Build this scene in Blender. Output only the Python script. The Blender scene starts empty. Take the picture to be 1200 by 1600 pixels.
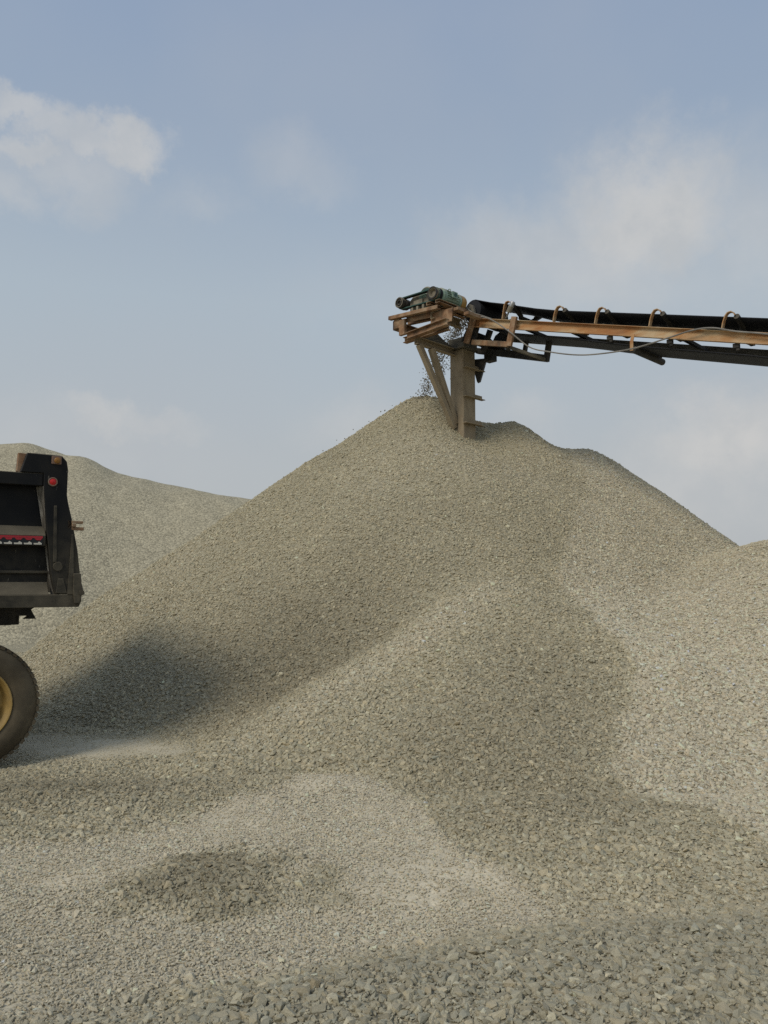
import bpy, bmesh, math, random
import numpy as np
from mathutils import Vector, Matrix, Euler

S = bpy.context.scene
COL = S.collection
R = math.radians
rng = np.random.default_rng(11)
random.seed(5)

# ------------------------------------------------------------------ camera
CAM_H, PITCH = 1.55, 5.0
cd = bpy.data.cameras.new('camera')
cam = bpy.data.objects.new('camera', cd)
COL.objects.link(cam)
cam.location = (0, 0, CAM_H)
cam.rotation_euler = (R(90 + PITCH), 0, 0)
cd.sensor_fit = 'VERTICAL'
cd.angle = 2 * math.atan(800 / 1209)
cd.clip_start = 0.05
cd.clip_end = 3000
S.camera = cam

# ------------------------------------------------------------------ sky, sun, exposure
SUN_ELEV, SUN_ROT = 43.0, 223.0           # rotation clockwise from +Y
SKY_STRENGTH = 0.1
S.view_settings.view_transform = 'Standard'
S.view_settings.look = 'None'
S.view_settings.exposure = 0.15
S.view_settings.gamma = 1.0
S.view_settings.use_curve_mapping = False
try:
    S.cycles.use_denoising = False
    S.cycles.max_bounces = 6
    S.cycles.diffuse_bounces = 3
    S.cycles.glossy_bounces = 3
    S.cycles.caustics_reflective = False
    S.cycles.caustics_refractive = False
except Exception:
    pass

world = bpy.data.worlds.new('World')
S.world = world
world.use_nodes = True


class NT:
    """small helper that writes node trees"""
    def __init__(s, tree):
        s.t = tree
        s.n = tree.nodes
        s.l = tree.links

    def new(s, typ, **kw):
        nd = s.n.new(typ)
        for k, v in kw.items():
            setattr(nd, k, v)
        return nd

    def link(s, a, b):
        s.l.new(a, b)

    def put(s, sock, val):
        if isinstance(val, bpy.types.NodeSocket):
            s.l.new(val, sock)
        elif val is not None:
            sock.default_value = val

    def math(s, op, a, b=None, c=None, clamp=False):
        m = s.new('ShaderNodeMath', operation=op)
        m.use_clamp = clamp
        s.put(m.inputs[0], a)
        if b is not None:
            s.put(m.inputs[1], b)
        if c is not None:
            s.put(m.inputs[2], c)
        return m.outputs[0]

    def mix(s, fac, a, b, blend='MIX'):
        m = s.new('ShaderNodeMix', data_type='RGBA', blend_type=blend)
        s.put(m.inputs[0], fac)
        s.put(m.inputs[6], a)
        s.put(m.inputs[7], b)
        return m.outputs[2]

    def noise(s, vec, scale, detail=4, rough=0.55, dist=0.0):
        m = s.new('ShaderNodeTexNoise')
        if vec is not None:
            s.put(m.inputs['Vector'], vec)
        m.inputs['Scale'].default_value = scale
        m.inputs['Detail'].default_value = detail
        m.inputs['Roughness'].default_value = rough
        m.inputs['Distortion'].default_value = dist
        return m

    def ramp(s, fac, stops, interp='LINEAR'):
        m = s.new('ShaderNodeValToRGB')
        m.color_ramp.interpolation = interp
        el = m.color_ramp.elements
        while len(el) < len(stops):
            el.new(0.5)
        for e, (p, c) in zip(el, stops):
            e.position = p
            e.color = c if len(c) == 4 else (*c, 1)
        s.put(m.inputs[0], fac)
        return m.outputs[0]

    def maprange(s, v, a, b, c=0.0, d=1.0, smooth=True):
        m = s.new('ShaderNodeMapRange')
        m.interpolation_type = 'SMOOTHSTEP' if smooth else 'LINEAR'
        s.put(m.inputs[0], v)
        m.inputs[1].default_value = a
        m.inputs[2].default_value = b
        m.inputs[3].default_value = c
        m.inputs[4].default_value = d
        return m.outputs[0]


def build_world():
    t = NT(world.node_tree)
    t.n.clear()
    out = t.new('ShaderNodeOutputWorld')
    bg = t.new('ShaderNodeBackground')
    bg.inputs['Strength'].default_value = SKY_STRENGTH
    t.link(bg.outputs[0], out.inputs[0])
    sky = t.new('ShaderNodeTexSky', sky_type='NISHITA')
    sky.sun_disc = False
    sky.sun_elevation = R(SUN_ELEV)
    sky.sun_rotation = R(SUN_ROT)
    sky.air_density = 1.0
    sky.dust_density = 3.0
    sky.ozone_density = 1.5
    tc = t.new('ShaderNodeTexCoord')
    sep = t.new('ShaderNodeSeparateXYZ')
    t.link(tc.outputs['Generated'], sep.inputs[0])
    x, y, z = sep.outputs
    az = t.math('ARCTAN2', x, y)
    el = t.math('ARCSINE', z)
    # humid haze: pale veil, thicker towards the horizon
    veil = t.ramp(t.math('MAXIMUM', z, 0.0),
                  [(0.0, (4.30, 4.45, 4.50)), (0.16, (4.15, 4.45, 4.66)), (0.34, (3.78, 4.48, 5.08)), (0.52, (2.85, 3.62, 4.72)),
                   (0.75, (2.50, 3.25, 4.70)), (1.0, (2.3, 3.1, 4.6))])
    veil_amount = t.ramp(t.math('MAXIMUM', z, 0.0), [(0, (.96,) * 3), (0.3, (.92,) * 3), (0.75, (.85,) * 3), (1, (.80,) * 3)])
    base = t.mix(veil_amount, sky.outputs[0], veil)
    # soft broad mottling of the haze
    big = t.noise(tc.outputs['Generated'], 2.6, 4, 0.5)
    base = t.mix(t.maprange(big.outputs[0], 0.35, 0.75, 0.0, 0.30), base, (3.8, 4.1, 4.5, 1))
    # clouds: soft puffs in direction space, ragged by noise
    warp = t.noise(tc.outputs['Generated'], 10.0, 8, 0.66)
    wsep = t.new('ShaderNodeSeparateColor')
    t.link(warp.outputs['Color'], wsep.inputs[0])
    azw = t.math('ADD', az, t.math('MULTIPLY', t.math('SUBTRACT', wsep.outputs[0], 0.5), 0.13))
    elw = t.math('ADD', el, t.math('MULTIPLY', t.math('SUBTRACT', wsep.outputs[1], 0.5), 0.13))
    fine = t.noise(tc.outputs['Generated'], 16.0, 6, 0.6)

    def puff(px, py, rx, ry, amount, soft):
        vx, vz = (px - 600) / 1209, (800 - py) / 1209
        d = Vector((vx, math.cos(R(PITCH)) - vz * math.sin(R(PITCH)), math.sin(R(PITCH)) + vz * math.cos(R(PITCH)))).normalized()
        a0, e0 = math.atan2(d.x, d.y), math.asin(d.z)
        dx = t.math('DIVIDE', t.math('SUBTRACT', azw, a0), rx / 1209)
        dy = t.math('DIVIDE', t.math('SUBTRACT', elw, e0), ry / 1209)
        r = t.math('SQRT', t.math('ADD', t.math('MULTIPLY', dx, dx), t.math('MULTIPLY', dy, dy)))
        r = t.math('ADD', r, t.math('MULTIPLY', t.math('SUBTRACT', fine.outputs[0], 0.5), 0.9))
        return t.maprange(r, 1.0 + soft, 1.0 - soft, 0.0, amount)
    acc = None
    for p in [(25, 168, 46, 22, .60, .6), (85, 198, 52, 28, .58, .6), (150, 217, 50, 26, .60, .6), (198, 234, 54, 30, .68, .55), (55, 246, 50, 20, .62, .7),
              (105, 262, 75, 40, .45, .8), (10, 300, 40, 30, .4, .8),
              (1010, 335, 125, 85, .80, .6), (950, 400, 150, 80, .5, .8), (820, 390, 130, 62, .52, .75), (1180, 350, 70, 80, .45, .9), (900, 440, 300, 60, .35, 1.0),
              (165, 655, 55, 26, .6, .7), (245, 668, 60, 24, .45, .8), (100, 690, 160, 50, .25, 1.0),
              (1150, 690, 118, 66, .80, .7), (1080, 770, 140, 55, .48, 1.0), (465, 262, 60, 40, .26, .9), (570, 655, 90, 40, .35, .9),
              (320, 325, 50, 25, .2, .9), (820, 650, 50, 30, .3, .9)]:
        q = puff(*p)
        acc = q if acc is None else t.math('MAXIMUM', acc, q)
    # the same kind of thin cloud everywhere else
    other = t.noise(tc.outputs['Generated'], 3.2, 7, 0.6, 0.4)
    rest = t.maprange(other.outputs[0], 0.60, 0.80, 0.0, 0.7)
    side = t.maprange(y, 0.45, 0.2, 0.0, 1.0)
    acc = t.math('MAXIMUM', acc, t.math('MULTIPLY', rest, side))
    lum = t.maprange(fine.outputs[0], 0.3, 0.7, 0.0, 1.0)
    ccol = t.mix(lum, (4.62, 4.72, 4.78, 1), (5.45, 5.38, 5.25, 1))
    final = t.mix(acc, base, ccol)
    t.link(final, bg.inputs['Color'])


build_world()

sun_d = bpy.data.lights.new('sun', 'SUN')
sun_d.energy = 1.5
sun_d.angle = R(20)
sun_d.color = (1.0, 0.93, 0.82)
sun = bpy.data.objects.new('sun', sun_d)
COL.objects.link(sun)
_to = Vector((math.sin(R(SUN_ROT)) * math.cos(R(SUN_ELEV)), math.cos(R(SUN_ROT)) * math.cos(R(SUN_ELEV)), math.sin(R(SUN_ELEV))))
sun.rotation_euler = (-_to).to_track_quat('-Z', 'Y').to_euler()
sun.location = (-6, -8, 12)


# ------------------------------------------------------------------ noise in numpy
def _hash(ix, iy, seed):
    n = (ix.astype(np.int64) * 374761393 + iy.astype(np.int64) * 668265263 + seed * 1442695041) & 0x7fffffff
    n = ((n ^ (n >> 13)) * 1274126177) & 0x7fffffff
    n = n ^ (n >> 16)
    return (n & 0xffff) / 65535.0


def vnoise(x, y, seed=0):
    ix, iy = np.floor(x), np.floor(y)
    fx, fy = x - ix, y - iy
    fx = fx * fx * fx * (fx * (fx * 6 - 15) + 10)
    fy = fy * fy * fy * (fy * (fy * 6 - 15) + 10)
    a = _hash(ix, iy, seed); b = _hash(ix + 1, iy, seed)
    c = _hash(ix, iy + 1, seed); d = _hash(ix + 1, iy + 1, seed)
    return (a + (b - a) * fx) * (1 - fy) + (c + (d - c) * fx) * fy


def fbm(x, y, seed=0, octaves=4, gain=0.5):
    s, amp, tot = 0, 1.0, 0
    for k in range(octaves):
        s = s + amp * (vnoise(x * 2 ** k + 17.3 * k, y * 2 ** k - 9.1 * k, seed + k) - 0.5)
        tot += amp
        amp *= gain
    return s / tot * 2          # about -1..1


def gauss(x, y, cx, cy, rx, ry, rot=0.0):
    c, s = math.cos(rot), math.sin(rot)
    dx, dy = x - cx, y - cy
    return np.exp(-(((dx * c + dy * s) / rx) ** 2 + ((-dx * s + dy * c) / ry) ** 2))


def sstep(v, a, b):
    t = np.clip((v - a) / (b - a), 0, 1)
    return t * t * (3 - 2 * t)


# ------------------------------------------------------------------ terrain heights
def ground_h(x, y):
    h = 0.05 * fbm(x / 1.7, y / 1.3, 3, 4) + 0.018 * fbm(x / 0.45, y / 0.4, 9, 3)
    h = h * (1 - 0.8 * gauss(x, y, -3.3, 7.0, 1.3, 0.7))
    h -= 0.05 * gauss(x, y, -3.3, 6.6, 0.9, 0.5)
    h += 0.10 * gauss(x, y, -2.1, 5.6, 1.2, 0.42, 0.12)          # berm in front of the wheel
    h += 0.12 * gauss(x, y, -0.45, 5.75, 0.75, 0.30, 0.05)        # pale crest
    h += 0.07 * gauss(x, y, -0.88, 4.18, 0.60, 0.45)              # little dark heap
    h += 0.10 * sstep(near_edge(x) - y, -0.1, 0.5) + 0.16 * gauss(x, y, 1.05, 2.45, 1.5, 0.75, -0.1)          # near mound at lower right
    h += 0.14 * gauss(x, y, 1.3, 5.0, 1.2, 0.6)
    h -= 0.05 * gauss(x, y, 0.3, 3.8, 1.3, 0.3, 0.1)
    return h


def capsule(x, y, ax, ay, bx, by, H, k, e):
    dx, dy = bx - ax, by - ay
    L = dx * dx + dy * dy
    t = np.clip(((x - ax) * dx + (y - ay) * dy) / L, 0, 1) if L > 0 else 0
    r2 = (x - ax - t * dx) ** 2 + (y - ay - t * dy) ** 2
    return H - k * (np.sqrt(r2 + e * e) - e)


def spur(x, y, ax, ay, Ha, bx, by, Hb, k, e):
    dx, dy = bx - ax, by - ay
    t = np.clip(((x - ax) * dx + (y - ay) * dy) / (dx * dx + dy * dy), 0, 1)
    r2 = (x - ax - t * dx) ** 2 + (y - ay - t * dy) ** 2
    return Ha + (Hb - Ha) * t - k * (np.sqrt(r2 + e * e) - e)


def pile_h(x, y):
    wx = x + 0.16 * fbm(x / 2.6, y / 2.6, 21, 3)
    wy = y + 0.16 * fbm(x / 2.6, y / 2.6, 31, 3)
    parts = [
        capsule(wx, wy, 0.66, 14.35, 0.92, 14.25, 5.0, 0.715, 0.14),
        capsule(wx, wy, 1.5, 14.3, 2.28, 14.1, 4.46, 0.74, 0.18),
        capsule(wx, wy, 2.8, 14.0, 3.68, 13.9, 3.86, 0.80, 0.25),
        capsule(wx, wy, 5.6, 10.6, 9.5, 12.5, 2.02, 0.44, 0.9),
        spur(wx, wy, -1.25, 6.75, 0.20, 1.3, 8.9, 1.55, 0.42, 0.25),
        capsule(wx, wy, 1.5, 9.0, 2.6, 9.4, 1.25, 0.42, 0.7),
    ]
    t = 0.07
    m = np.maximum.reduce(parts)
    h = m + t * np.log(sum(np.exp(np.clip((p - m) / t, -40, 0)) for p in parts))
    h = h - 0.34 * gauss(x, y, 1.62, 13.25, 0.55, 0.75, 0.3)          # hollow in front of the column
    amp = sstep(np.hypot(x - 1.0, y - 13.9), 0.3, 2.5)
    return h + 0.045 * fbm(x / 0.9, y / 0.9, 41, 4) + 0.08 * fbm(x / 2.2, y / 2.2, 51, 2) * amp


def back_h(x, y):
    wx = x + 0.5 * fbm(x / 4, y / 4, 61, 3)
    parts = [capsule(wx, y, -17.5, 31, -14.2, 30.2, 7.0, 0.62, 0.8),
             capsule(wx, y, -12.4, 29.8, -11.6, 29.6, 6.15, 0.60, 0.8),
             capsule(wx, y, -10, 29.5, -4.6, 29, 5.15, 0.62, 2.0)]
    t = 0.2
    m = np.maximum.reduce(parts)
    h = m + t * np.log(sum(np.exp(np.clip((p - m) / t, -40, 0)) for p in parts))
    h = h - 0.17 * np.clip(x + 9, 0, 6)
    return h + 0.10 * fbm(x / 1.5, y / 1.5, 71, 4) + 0.22 * fbm(x / 2.6 + 0.2 * y, y / 6.0, 75, 3)


def dust_f(x, y):
    return dust_raw(x, y) * (1 - 0.9 * sstep(pile_h(x, y) - ground_h(x, y), 0.0, 0.12))


def dust_raw(x, y):
    """0 coarse clean stone .. 1 fines; where wheels and rain have ground the gravel to dust"""
    d = 0.0 * x
    for cx, cy, rx, ry, rot, a in [
            (-2.9, 7.40, 1.4, 0.55, 0.0, 1.5), (-1.6, 7.1, 0.9, 0.30, 0.0, 1.25),
            (-0.45, 5.8, 0.6, 0.22, 0.05, 0.75), (-0.95, 5.1, 0.6, 0.10, 0.05, 0.8),
            (-1.65, 4.15, 0.6, 0.16, -0.05, 0.95), (-1.3, 3.55, 0.9, 0.35, 0.15, 0.75), (-0.75, 3.35, 0.5, 0.2, 0, 0.75),
            (0.1, 4.0, 0.9, 0.30, -0.1, 0.78), (0.75, 3.75, 0.8, 0.18, -0.05, 0.8), (-0.2, 3.55, 0.7, 0.22, 0.1, 0.8),
            (0.3, 5.3, 0.7, 0.3, 0, 0.25)]:
        d = np.maximum(d, a * gauss(x, y, cx, cy, rx, ry, rot))
    d = np.maximum(0.72 * d, 0.5 * light_f(x, y))
    d = d + 0.45 * fbm(x / 0.5, y / 0.30, 91, 4) * sstep(d, 0.1, 0.5)
    return np.clip(d, 0, 1)


def light_f(x, y):
    """the broad dusty stretch across the near ground"""
    n = 0.22 * fbm(x / 0.45, y / 0.35, 131, 4)
    up = np.interp(x, [-4, -2.5, -1.3, -1.0, -0.2, 0.2, 0.36, 0.8, 1.1, 1.6, 2.2], [4.6, 4.75, 5.0, 5.65, 6.0, 5.4, 4.7, 4.1, 3.85, 3.9, 3.9])
    lo = near_edge(x)
    f = sstep(up - y + n, -0.05, 0.22) * sstep(y - lo + n, -0.05, 0.22)
    return f * (1 - heap_f(x, y))


def heap_f(x, y):
    g = gauss(x, y, -0.84, 4.12, 0.60, 0.46, -0.30) + 0.42 * fbm(x / 0.26, y / 0.2, 151, 4)
    return sstep(g, 0.12, 0.80)


def near_edge(x):
    return np.interp(x, [-3, -0.9, -0.1, 0.8, 1.9, 3], [2.6, 2.88, 3.32, 3.68, 3.9, 4.0])


def pale_shoulder_f(x, y):
    """the paler stretch on the right hand shoulder of the heap"""
    edge = np.interp(y, [4.0, 4.5, 5.0, 5.8, 6.5, 7.2, 8.1, 9.7, 12.0], [2.6, 2.16, 1.95, 1.62, 1.95, 2.35, 2.2, 2.1, 3.2])
    e = x - edge + 0.20 * fbm(x / 0.5, y / 0.5, 121, 4)
    return sstep(e, -0.04, 0.16) * (0.55 + 0.45 * sstep(y, 11.5, 8.0)) * sstep(x + 0.4 * y, 3.3, 4.3)


def flank_f(x, y):
    """coarse darker stone on the left flank, down to the toe and up to the spur"""
    s_ = (y - 6.95) - 0.84 * (x + 1.25) + 0.3 * fbm(x / 0.5, y / 0.5, 171, 4)
    return sstep(s_, 0.0, 0.5) * gauss(x, y, -0.7, 8.3, 1.7, 1.5)


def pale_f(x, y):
    """paler stone, dust-coated where fines lie"""
    p = 1.0 * pale_shoulder_f(x, y) + 0.80 * light_f(x, y) + 0.50 * gauss(x, y, 0.05, 7.65, 1.5, 0.22, 0.70) + 0.3 * gauss(x, y, 0.9, 8.6, 0.9, 0.6, 0.5) + 0.8 * dust_f(x, y)
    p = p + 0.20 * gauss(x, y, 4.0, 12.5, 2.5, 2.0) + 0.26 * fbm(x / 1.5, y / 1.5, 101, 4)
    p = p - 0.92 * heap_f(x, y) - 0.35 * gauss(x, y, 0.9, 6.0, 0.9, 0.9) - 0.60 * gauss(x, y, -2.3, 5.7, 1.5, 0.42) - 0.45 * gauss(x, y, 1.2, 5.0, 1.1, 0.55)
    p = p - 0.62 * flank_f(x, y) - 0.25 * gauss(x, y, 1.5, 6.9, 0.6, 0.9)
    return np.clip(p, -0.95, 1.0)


def cool_shade_f(x, y):
    """near-ground and truck shade painted in as cool tone, with some bluish rock"""
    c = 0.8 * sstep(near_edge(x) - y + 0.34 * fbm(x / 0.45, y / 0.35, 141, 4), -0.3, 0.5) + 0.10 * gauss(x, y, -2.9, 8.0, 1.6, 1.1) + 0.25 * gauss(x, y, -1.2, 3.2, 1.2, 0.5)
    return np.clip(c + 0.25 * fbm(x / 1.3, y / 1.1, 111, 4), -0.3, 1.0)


TAN = np.array((0.475, 0.422, 0.285))
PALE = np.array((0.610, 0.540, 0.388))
COOL_SHADE = np.array((0.345, 0.318, 0.230))  # darker tone that carries the painted shade and the cool rock
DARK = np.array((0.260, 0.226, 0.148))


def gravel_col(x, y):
    p, c = pale_f(x, y)[..., None], cool_shade_f(x, y)[..., None]
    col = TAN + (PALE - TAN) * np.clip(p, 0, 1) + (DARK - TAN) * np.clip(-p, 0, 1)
    return col + (COOL_SHADE - col) * np.clip(c, 0, 1) * 0.75


# ------------------------------------------------------------------ objects and tags
def link(o, parent=None):
    COL.objects.link(o)
    if parent is not None:
        o.parent = parent
    return o


def tag(o, label=None, cat=None, group=None, kind=None):
    for k, v in (('label', label), ('category', cat), ('group', group), ('kind', kind)):
        if v:
            o[k] = v
    return o


def empty(name, loc=(0, 0, 0), rz=0.0, parent=None):
    o = bpy.data.objects.new(name, None)
    o.empty_display_size = 0.3
    o.location = loc
    o.rotation_euler = (0, 0, rz)
    return link(o, parent)


# ------------------------------------------------------------------ materials
def material(name):
    m = bpy.data.materials.new(name)
    m.use_nodes = True
    t = NT(m.node_tree)
    return m, t, t.n['Principled BSDF']


def gravel_bed_material(name, scale=1.0, attr=True, base=(0.3, 0.27, 0.2), grain=30.0, contrast=(0.62, 1.18)):
    """the bed under the loose stones: same colours, chips as relief"""
    m, t, b = material(name)
    tc = t.new('ShaderNodeTexCoord')
    v = t.new('ShaderNodeTexVoronoi', feature='F1')
    t.link(tc.outputs['Object'], v.inputs['Vector'])
    v.inputs['Scale'].default_value = grain * scale
    v.inputs['Randomness'].default_value = 1
    n1 = t.noise(tc.outputs['Object'], 90 * scale, 4, 0.6)
    n2 = t.noise(tc.outputs['Object'], 2.0 * scale, 5, 0.6)
    if attr:
        at = t.new('ShaderNodeAttribute', attribute_name='col')
        c = at.outputs['Color']
    else:
        rg = t.new('ShaderNodeRGB')
        rg.outputs[0].default_value = (*base, 1)
        c = rg.outputs[0]
    cell = t.new('ShaderNodeSeparateColor')
    t.link(v.outputs['Color'], cell.inputs[0])
    g = t.maprange(cell.outputs[0], 0, 1, contrast[0], contrast[1], False)
    bump_h = t.math('SUBTRACT', t.math('MULTIPLY', n1.outputs[0], 0.5), v.outputs['Distance'])
    if attr:                                  # where the fines lie the bed is even, pale and smooth
        du = t.maprange(t.new('ShaderNodeAttribute', attribute_name='dust').outputs['Fac'], 0.25, 0.8)
        g = t.math('ADD', t.math('MULTIPLY', g, t.math('SUBTRACT', 1.0, du)), t.math('MULTIPLY', t.maprange(cell.outputs[0], 0, 1, 0.92, 1.06, False), du))
        bump_h = t.math('MULTIPLY', bump_h, t.math('SUBTRACT', 1.0, t.math('MULTIPLY', du, 0.8)))
    g = t.math('MULTIPLY', g, t.maprange(n1.outputs[0], 0.25, 0.75, 0.8, 1.2, False))
    g = t.math('MULTIPLY', g, t.maprange(n2.outputs[0], 0.25, 0.75, 0.9, 1.1, False))
    comb = t.new('ShaderNodeCombineColor')
    for i in range(3):
        t.link(g, comb.inputs[i])
    c = t.mix(1.0, c, comb.outputs[0], 'MULTIPLY')
    t.link(c, b.inputs['Base Color'])
    b.inputs['Roughness'].default_value = 0.95
    b.inputs['Specular IOR Level'].default_value = 0.15
    bp = t.new('ShaderNodeBump')
    bp.inputs['Strength'].default_value = 0.9
    bp.inputs['Distance'].default_value = 0.02
    t.link(bump_h, bp.inputs['Height'])
    t.link(bp.outputs[0], b.inputs['Normal'])
    return m


def stone_material(name, mode):
    m, t, b = material(name)
    tc = t.new('ShaderNodeTexCoord')
    if mode == 'instancer':
        at = t.new('ShaderNodeAttribute', attribute_type='INSTANCER', attribute_name='col')
        c = at.outputs['Color']
    elif mode == 'object':
        c = t.new('ShaderNodeObjectInfo').outputs['Color']
    else:
        rg = t.new('ShaderNodeRGB')
        rg.outputs[0].default_value = (*mode, 1)
        c = rg.outputs[0]
    n = t.noise(tc.outputs['Object'], 2.3, 5, 0.65)
    n2 = t.noise(tc.outputs['Object'], 9.0, 3, 0.7)
    g = t.math('MULTIPLY', t.maprange(n.outputs[0], 0.25, 0.75, 0.84, 1.14, False), t.maprange(n2.outputs[0], 0.25, 0.75, 0.9, 1.1, False))
    comb = t.new('ShaderNodeCombineColor')
    for i in range(3):
        t.link(g, comb.inputs[i])
    t.link(t.mix(1.0, c, comb.outputs[0], 'MULTIPLY'), b.inputs['Base Color'])
    b.inputs['Roughness'].default_value = 0.9
    b.inputs['Specular IOR Level'].default_value = 0.2
    bp = t.new('ShaderNodeBump')
    bp.inputs['Strength'].default_value = 0.35
    bp.inputs['Distance'].default_value = 0.1
    t.link(n2.outputs[0], bp.inputs['Height'])
    t.link(bp.outputs[0], b.inputs['Normal'])
    return m


def worn(name, stops, scale=6.0, rough=0.75, metal=0.0, bump=0.15, stretch=(1, 1, 1), dust=None, dust_amt=0.5, spec=0.3, low=None):
    """painted or bare steel with blotches, streaks and a coat of quarry dust on upper faces"""
    m, t, b = material(name)
    tc = t.new('ShaderNodeTexCoord')
    mp = t.new('ShaderNodeMapping')
    t.link(tc.outputs['Object'], mp.inputs[0])
    mp.inputs['Scale'].default_value = stretch
    n = t.noise(mp.outputs[0], scale, 6, 0.58, 0.4)
    f = t.noise(mp.outputs[0], scale * 9, 4, 0.7)
    fac = t.math('ADD', t.math('MULTIPLY', n.outputs[0], 0.9), t.math('MULTIPLY', f.outputs[0], 0.1))
    c = t.ramp(fac, stops)
    if dust:
        geo = t.new('ShaderNodeNewGeometry')
        sp = t.new('ShaderNodeSeparateXYZ')
        t.link(geo.outputs['Normal'], sp.inputs[0])
        up = t.maprange(sp.outputs[2], 0.1, 0.9, 0.0, 1.0)
        pat = t.maprange(t.noise(tc.outputs['Object'], scale * 1.3, 5, 0.6).outputs[0], 0.40, 0.66, 0.0, 1.0)
        amt = t.math('ADD', t.math('MULTIPLY', up, 0.8), t.math('MULTIPLY', pat, dust_amt), clamp=True)
        if low:                               # splashed dirt, thicker towards the bottom and the tail
            ps = t.new('ShaderNodeSeparateXYZ')
            t.link(tc.outputs['Object'], ps.inputs[0])
            dz = t.maprange(ps.outputs[2], low[0], low[1], 1.0, 0.0)
            tail = t.maprange(ps.outputs[0], 0.50, 0.80, 0.35, 1.0)
            spl = t.maprange(t.noise(tc.outputs['Object'], 11.0, 6, 0.65).outputs[0], 0.30, 0.62, 0.15, 1.0)
            amt = t.math('ADD', amt, t.math('MULTIPLY', t.math('MULTIPLY', dz, tail), t.math('MULTIPLY', spl, 0.5)), clamp=True)
        c = t.mix(amt, c, (*dust, 1))
    if low:                                   # scratches down to primer
        mp2 = t.new('ShaderNodeMapping')
        t.link(tc.outputs['Object'], mp2.inputs[0])
        mp2.inputs['Scale'].default_value = (1.0, 1.0, 0.3)
        mp2.inputs['Rotation'].default_value = (0, R(25), 0)
        scr = t.maprange(t.noise(mp2.outputs[0], 38.0, 3, 0.6).outputs[0], 0.68, 0.74, 0.0, 0.55)
        c = t.mix(scr, c, (0.20, 0.185, 0.15, 1))
    t.link(c, b.inputs['Base Color'])
    b.inputs['Roughness'].default_value = rough
    b.inputs['Metallic'].default_value = metal
    b.inputs['Specular IOR Level'].default_value = spec
    bp = t.new('ShaderNodeBump')
    bp.inputs['Strength'].default_value = bump
    bp.inputs['Distance'].default_value = 0.01
    t.link(fac, bp.inputs['Height'])
    t.link(bp.outputs[0], b.inputs['Normal'])
    return m


DUST = (0.36, 0.30, 0.20)
M = {}
M['rust_orange'] = worn('rust_orange', [(0.32, (0.18, 0.08, 0.032)), (0.43, (0.38, 0.165, 0.060)), (0.53, (0.48, 0.26, 0.11)), (0.64, (0.58, 0.44, 0.27))], 1.6, 0.85, dust=DUST, dust_amt=0.18, stretch=(0.6, 1, 2))
M['rust_brown'] = worn('rust_brown', [(0.32, (0.085, 0.050, 0.030)), (0.46, (0.20, 0.112, 0.062)), (0.56, (0.29, 0.165, 0.088)), (0.68, (0.40, 0.28, 0.175))], 5.0, 0.85, dust=DUST, dust_amt=0.35)
M['dusty_steel'] = worn('dusty_steel', [(0.28, (0.20, 0.155, 0.10)), (0.50, (0.30, 0.24, 0.16)), (0.72, (0.38, 0.31, 0.21))], 3.5, 0.85, dust=DUST, dust_amt=0.4, stretch=(1, 1, 0.5))
M['grey_steel'] = worn('grey_steel', [(0.30, (0.075, 0.070, 0.058)), (0.55, (0.13, 0.122, 0.098)), (0.75, (0.20, 0.18, 0.135))], 5.0, 0.8, dust=DUST, dust_amt=0.25)
M['dark_steel'] = worn('dark_steel', [(0.30, (0.018, 0.018, 0.018)), (0.6, (0.040, 0.038, 0.034)), (0.8, (0.08, 0.068, 0.05))], 6.0, 0.7, dust=DUST, dust_amt=0.08)
M['belt_rubber'] = worn('belt_rubber', [(0.30, (0.010, 0.011, 0.013)), (0.6, (0.018, 0.019, 0.022)), (0.8, (0.035, 0.034, 0.034))], 4.0, 0.75, bump=0.08)
M['green_paint'] = worn('green_paint', [(0.30, (0.07, 0.12, 0.092)), (0.46, (0.20, 0.30, 0.235)), (0.68, (0.34, 0.43, 0.345))], 8.0, 0.6, dust=DUST, dust_amt=0.12)
M['deep_green'] = worn('deep_green', [(0.30, (0.015, 0.05, 0.042)), (0.6, (0.035, 0.10, 0.085)), (0.8, (0.10, 0.15, 0.12))], 8.0, 0.6, dust=DUST, dust_amt=0.2)
M['gear_grey'] = worn('gear_grey', [(0.30, (0.16, 0.14, 0.105)), (0.6, (0.27, 0.24, 0.175)), (0.8, (0.36, 0.32, 0.24))], 8.0, 0.85)
M['ochre_paint'] = worn('ochre_paint', [(0.30, (0.20, 0.105, 0.03)), (0.5, (0.42, 0.24, 0.06)), (0.75, (0.50, 0.31, 0.10))], 9.0, 0.6, dust=DUST, dust_amt=0.08)
M['galvanised'] = worn('galvanised', [(0.30, (0.28, 0.28, 0.27)), (0.7, (0.55, 0.55, 0.53))], 9.0, 0.4, metal=0.7)
M['cable_grey'] = worn('cable_grey', [(0.3, (0.16, 0.15, 0.13)), (0.7, (0.30, 0.28, 0.24))], 5.0, 0.7)
TRUCK_DUST = (0.135, 0.115, 0.078)
M['black_paint'] = worn('black_paint', [(0.25, (0.005, 0.0055, 0.0065)), (0.54, (0.008, 0.0085, 0.009)), (0.68, (0.018, 0.017, 0.013)), (0.82, (0.055, 0.048, 0.034))], 2.6, 0.62, spec=0.18, bump=0.1, low=(1.5, 2.15), dust=TRUCK_DUST, dust_amt=0.05, stretch=(1, 1, 0.55))
M['dusty_black'] = worn('dusty_black', [(0.25, (0.010, 0.010, 0.009)), (0.50, (0.026, 0.024, 0.018)), (0.75, (0.085, 0.073, 0.050))], 4.0, 0.8, bump=0.15, low=(1.4, 2.2), dust=TRUCK_DUST, dust_amt=0.3)
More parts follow.
